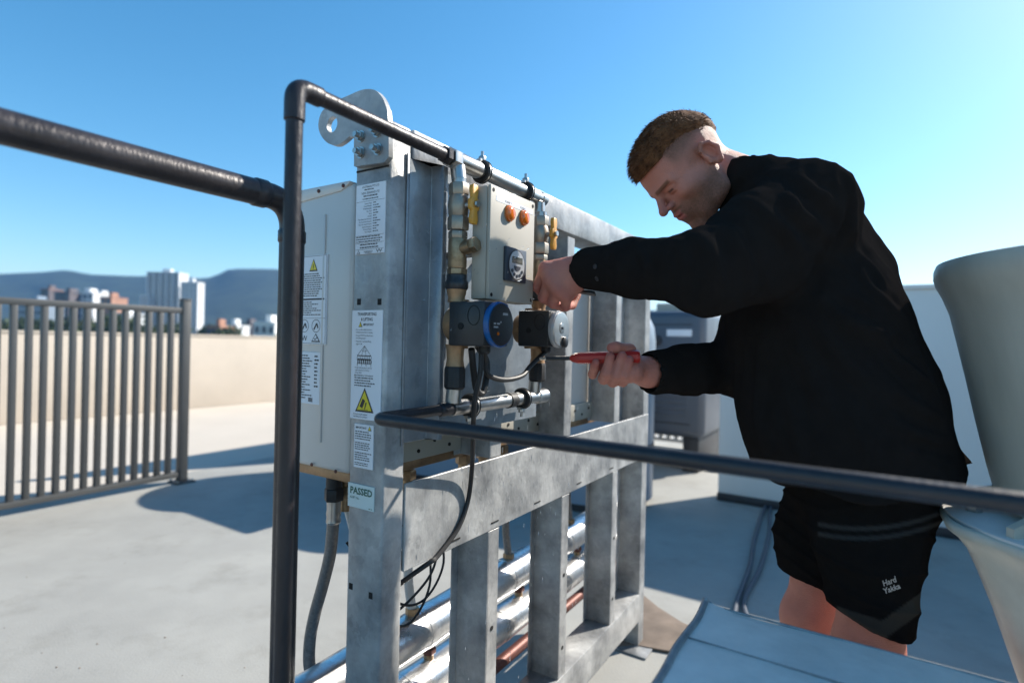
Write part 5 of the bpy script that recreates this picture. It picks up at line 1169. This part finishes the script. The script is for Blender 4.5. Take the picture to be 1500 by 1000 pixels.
for i, (px_, d, h) in enumerate(((-60, 200, 17), (-20, 230, 18), (10, 210, 17), (38, 240, 18), (66, 205, 17), (96, 235, 18), (125, 215, 17), (152, 225, 19), (178, 200, 19), (200, 230, 19), (235, 210, 16.5), (262, 240, 17), (310, 330, 19), (336, 220, 16.5), (362, 350, 20), (398, 330, 19), (430, 220, 17), (965, 260, 18), (1010, 250, 17))):
    tree('dark leafy tree rising just above the parapet line', px_, d, h, 100 + i)
# light sea haze in front of the escarpment
mb = MB(); mb.box((-4100, -1100, GZ - 1.0), (4100, 3300, 240), lambda a, b, c: Vector((a, b, c)))
hz_m = bpy.data.materials.new('haze'); hz_m.use_nodes = True; hn = hz_m.node_tree; hn.nodes.clear(); ho = hn.nodes.new('ShaderNodeOutputMaterial'); hv = hn.nodes.new('ShaderNodeVolumePrincipled')
hv.inputs['Color'].default_value = (.22, .52, 1.0, 1); hv.inputs['Density'].default_value = .00014; hv.inputs['Anisotropy'].default_value = .2
hn.links.new(hv.outputs[0], ho.inputs['Volume'])
o = mb.build('haze', hz_m, smooth=False); o['kind'] = 'stuff'
# ------------------------------------------------------------------ water: a few drops thrown from the leaking union and dripping below
def drops(name, label, cat, pts):
    mb = MB()
    for p, d, l, rr in pts: mb.tube([p - d * l, p - d * l * .4, p + d * l * .5, p + d * l], [rr * .15, rr, rr * .9, rr * .1], 6)
    o = tag(mb.build(name, MAT['water']), label, cat, kind='stuff'); return o
rr = random.Random(11); pts = []
for k in range(70):
    a = rr.uniform(0, 6.28); d = Vector((math.cos(a), rr.uniform(-.6, .1), math.sin(a) * .7 + .2)).normalized(); pts.append((F(.137, .05, 1.222) + N * .02 + d * rr.uniform(.03, .13), d, rr.uniform(.0015, .004), .0006))
for k in range(60):
    pts.append((F(rr.uniform(.12, .8), rr.uniform(.006, .06), rr.uniform(.35, .98)), Vector((0, 0, 1)), rr.uniform(.003, .008), .0007))
drops('water_drops', 'spray of water drops from the leaking union and dripping off the beam', 'water', pts)

# loose grit on the near floor
rr = random.Random(5); gm = MB()
for k in range(14):
    p = onZ(rr.uniform(5, 385), rr.uniform(770, 990), 0.0); q_ = rr.uniform(.0015, .005); a = rr.uniform(0, 3)
    vs = [p + Vector((math.cos(a + j * 1.57) * q_ * rr.uniform(.7, 1.3), math.sin(a + j * 1.57) * q_ * rr.uniform(.7, 1.3), .0005)) for j in range(4)] + [p + Vector((0, 0, q_ * .9))]
    gm.add(vs, [(0, 1, 4), (1, 2, 4), (2, 3, 4), (3, 0, 4), (3, 2, 1, 0)])
tag(gm.build('grit', MAT['dull_brown'], smooth=False), 'loose brown grit scattered on the sunlit floor', 'grit', kind='stuff')
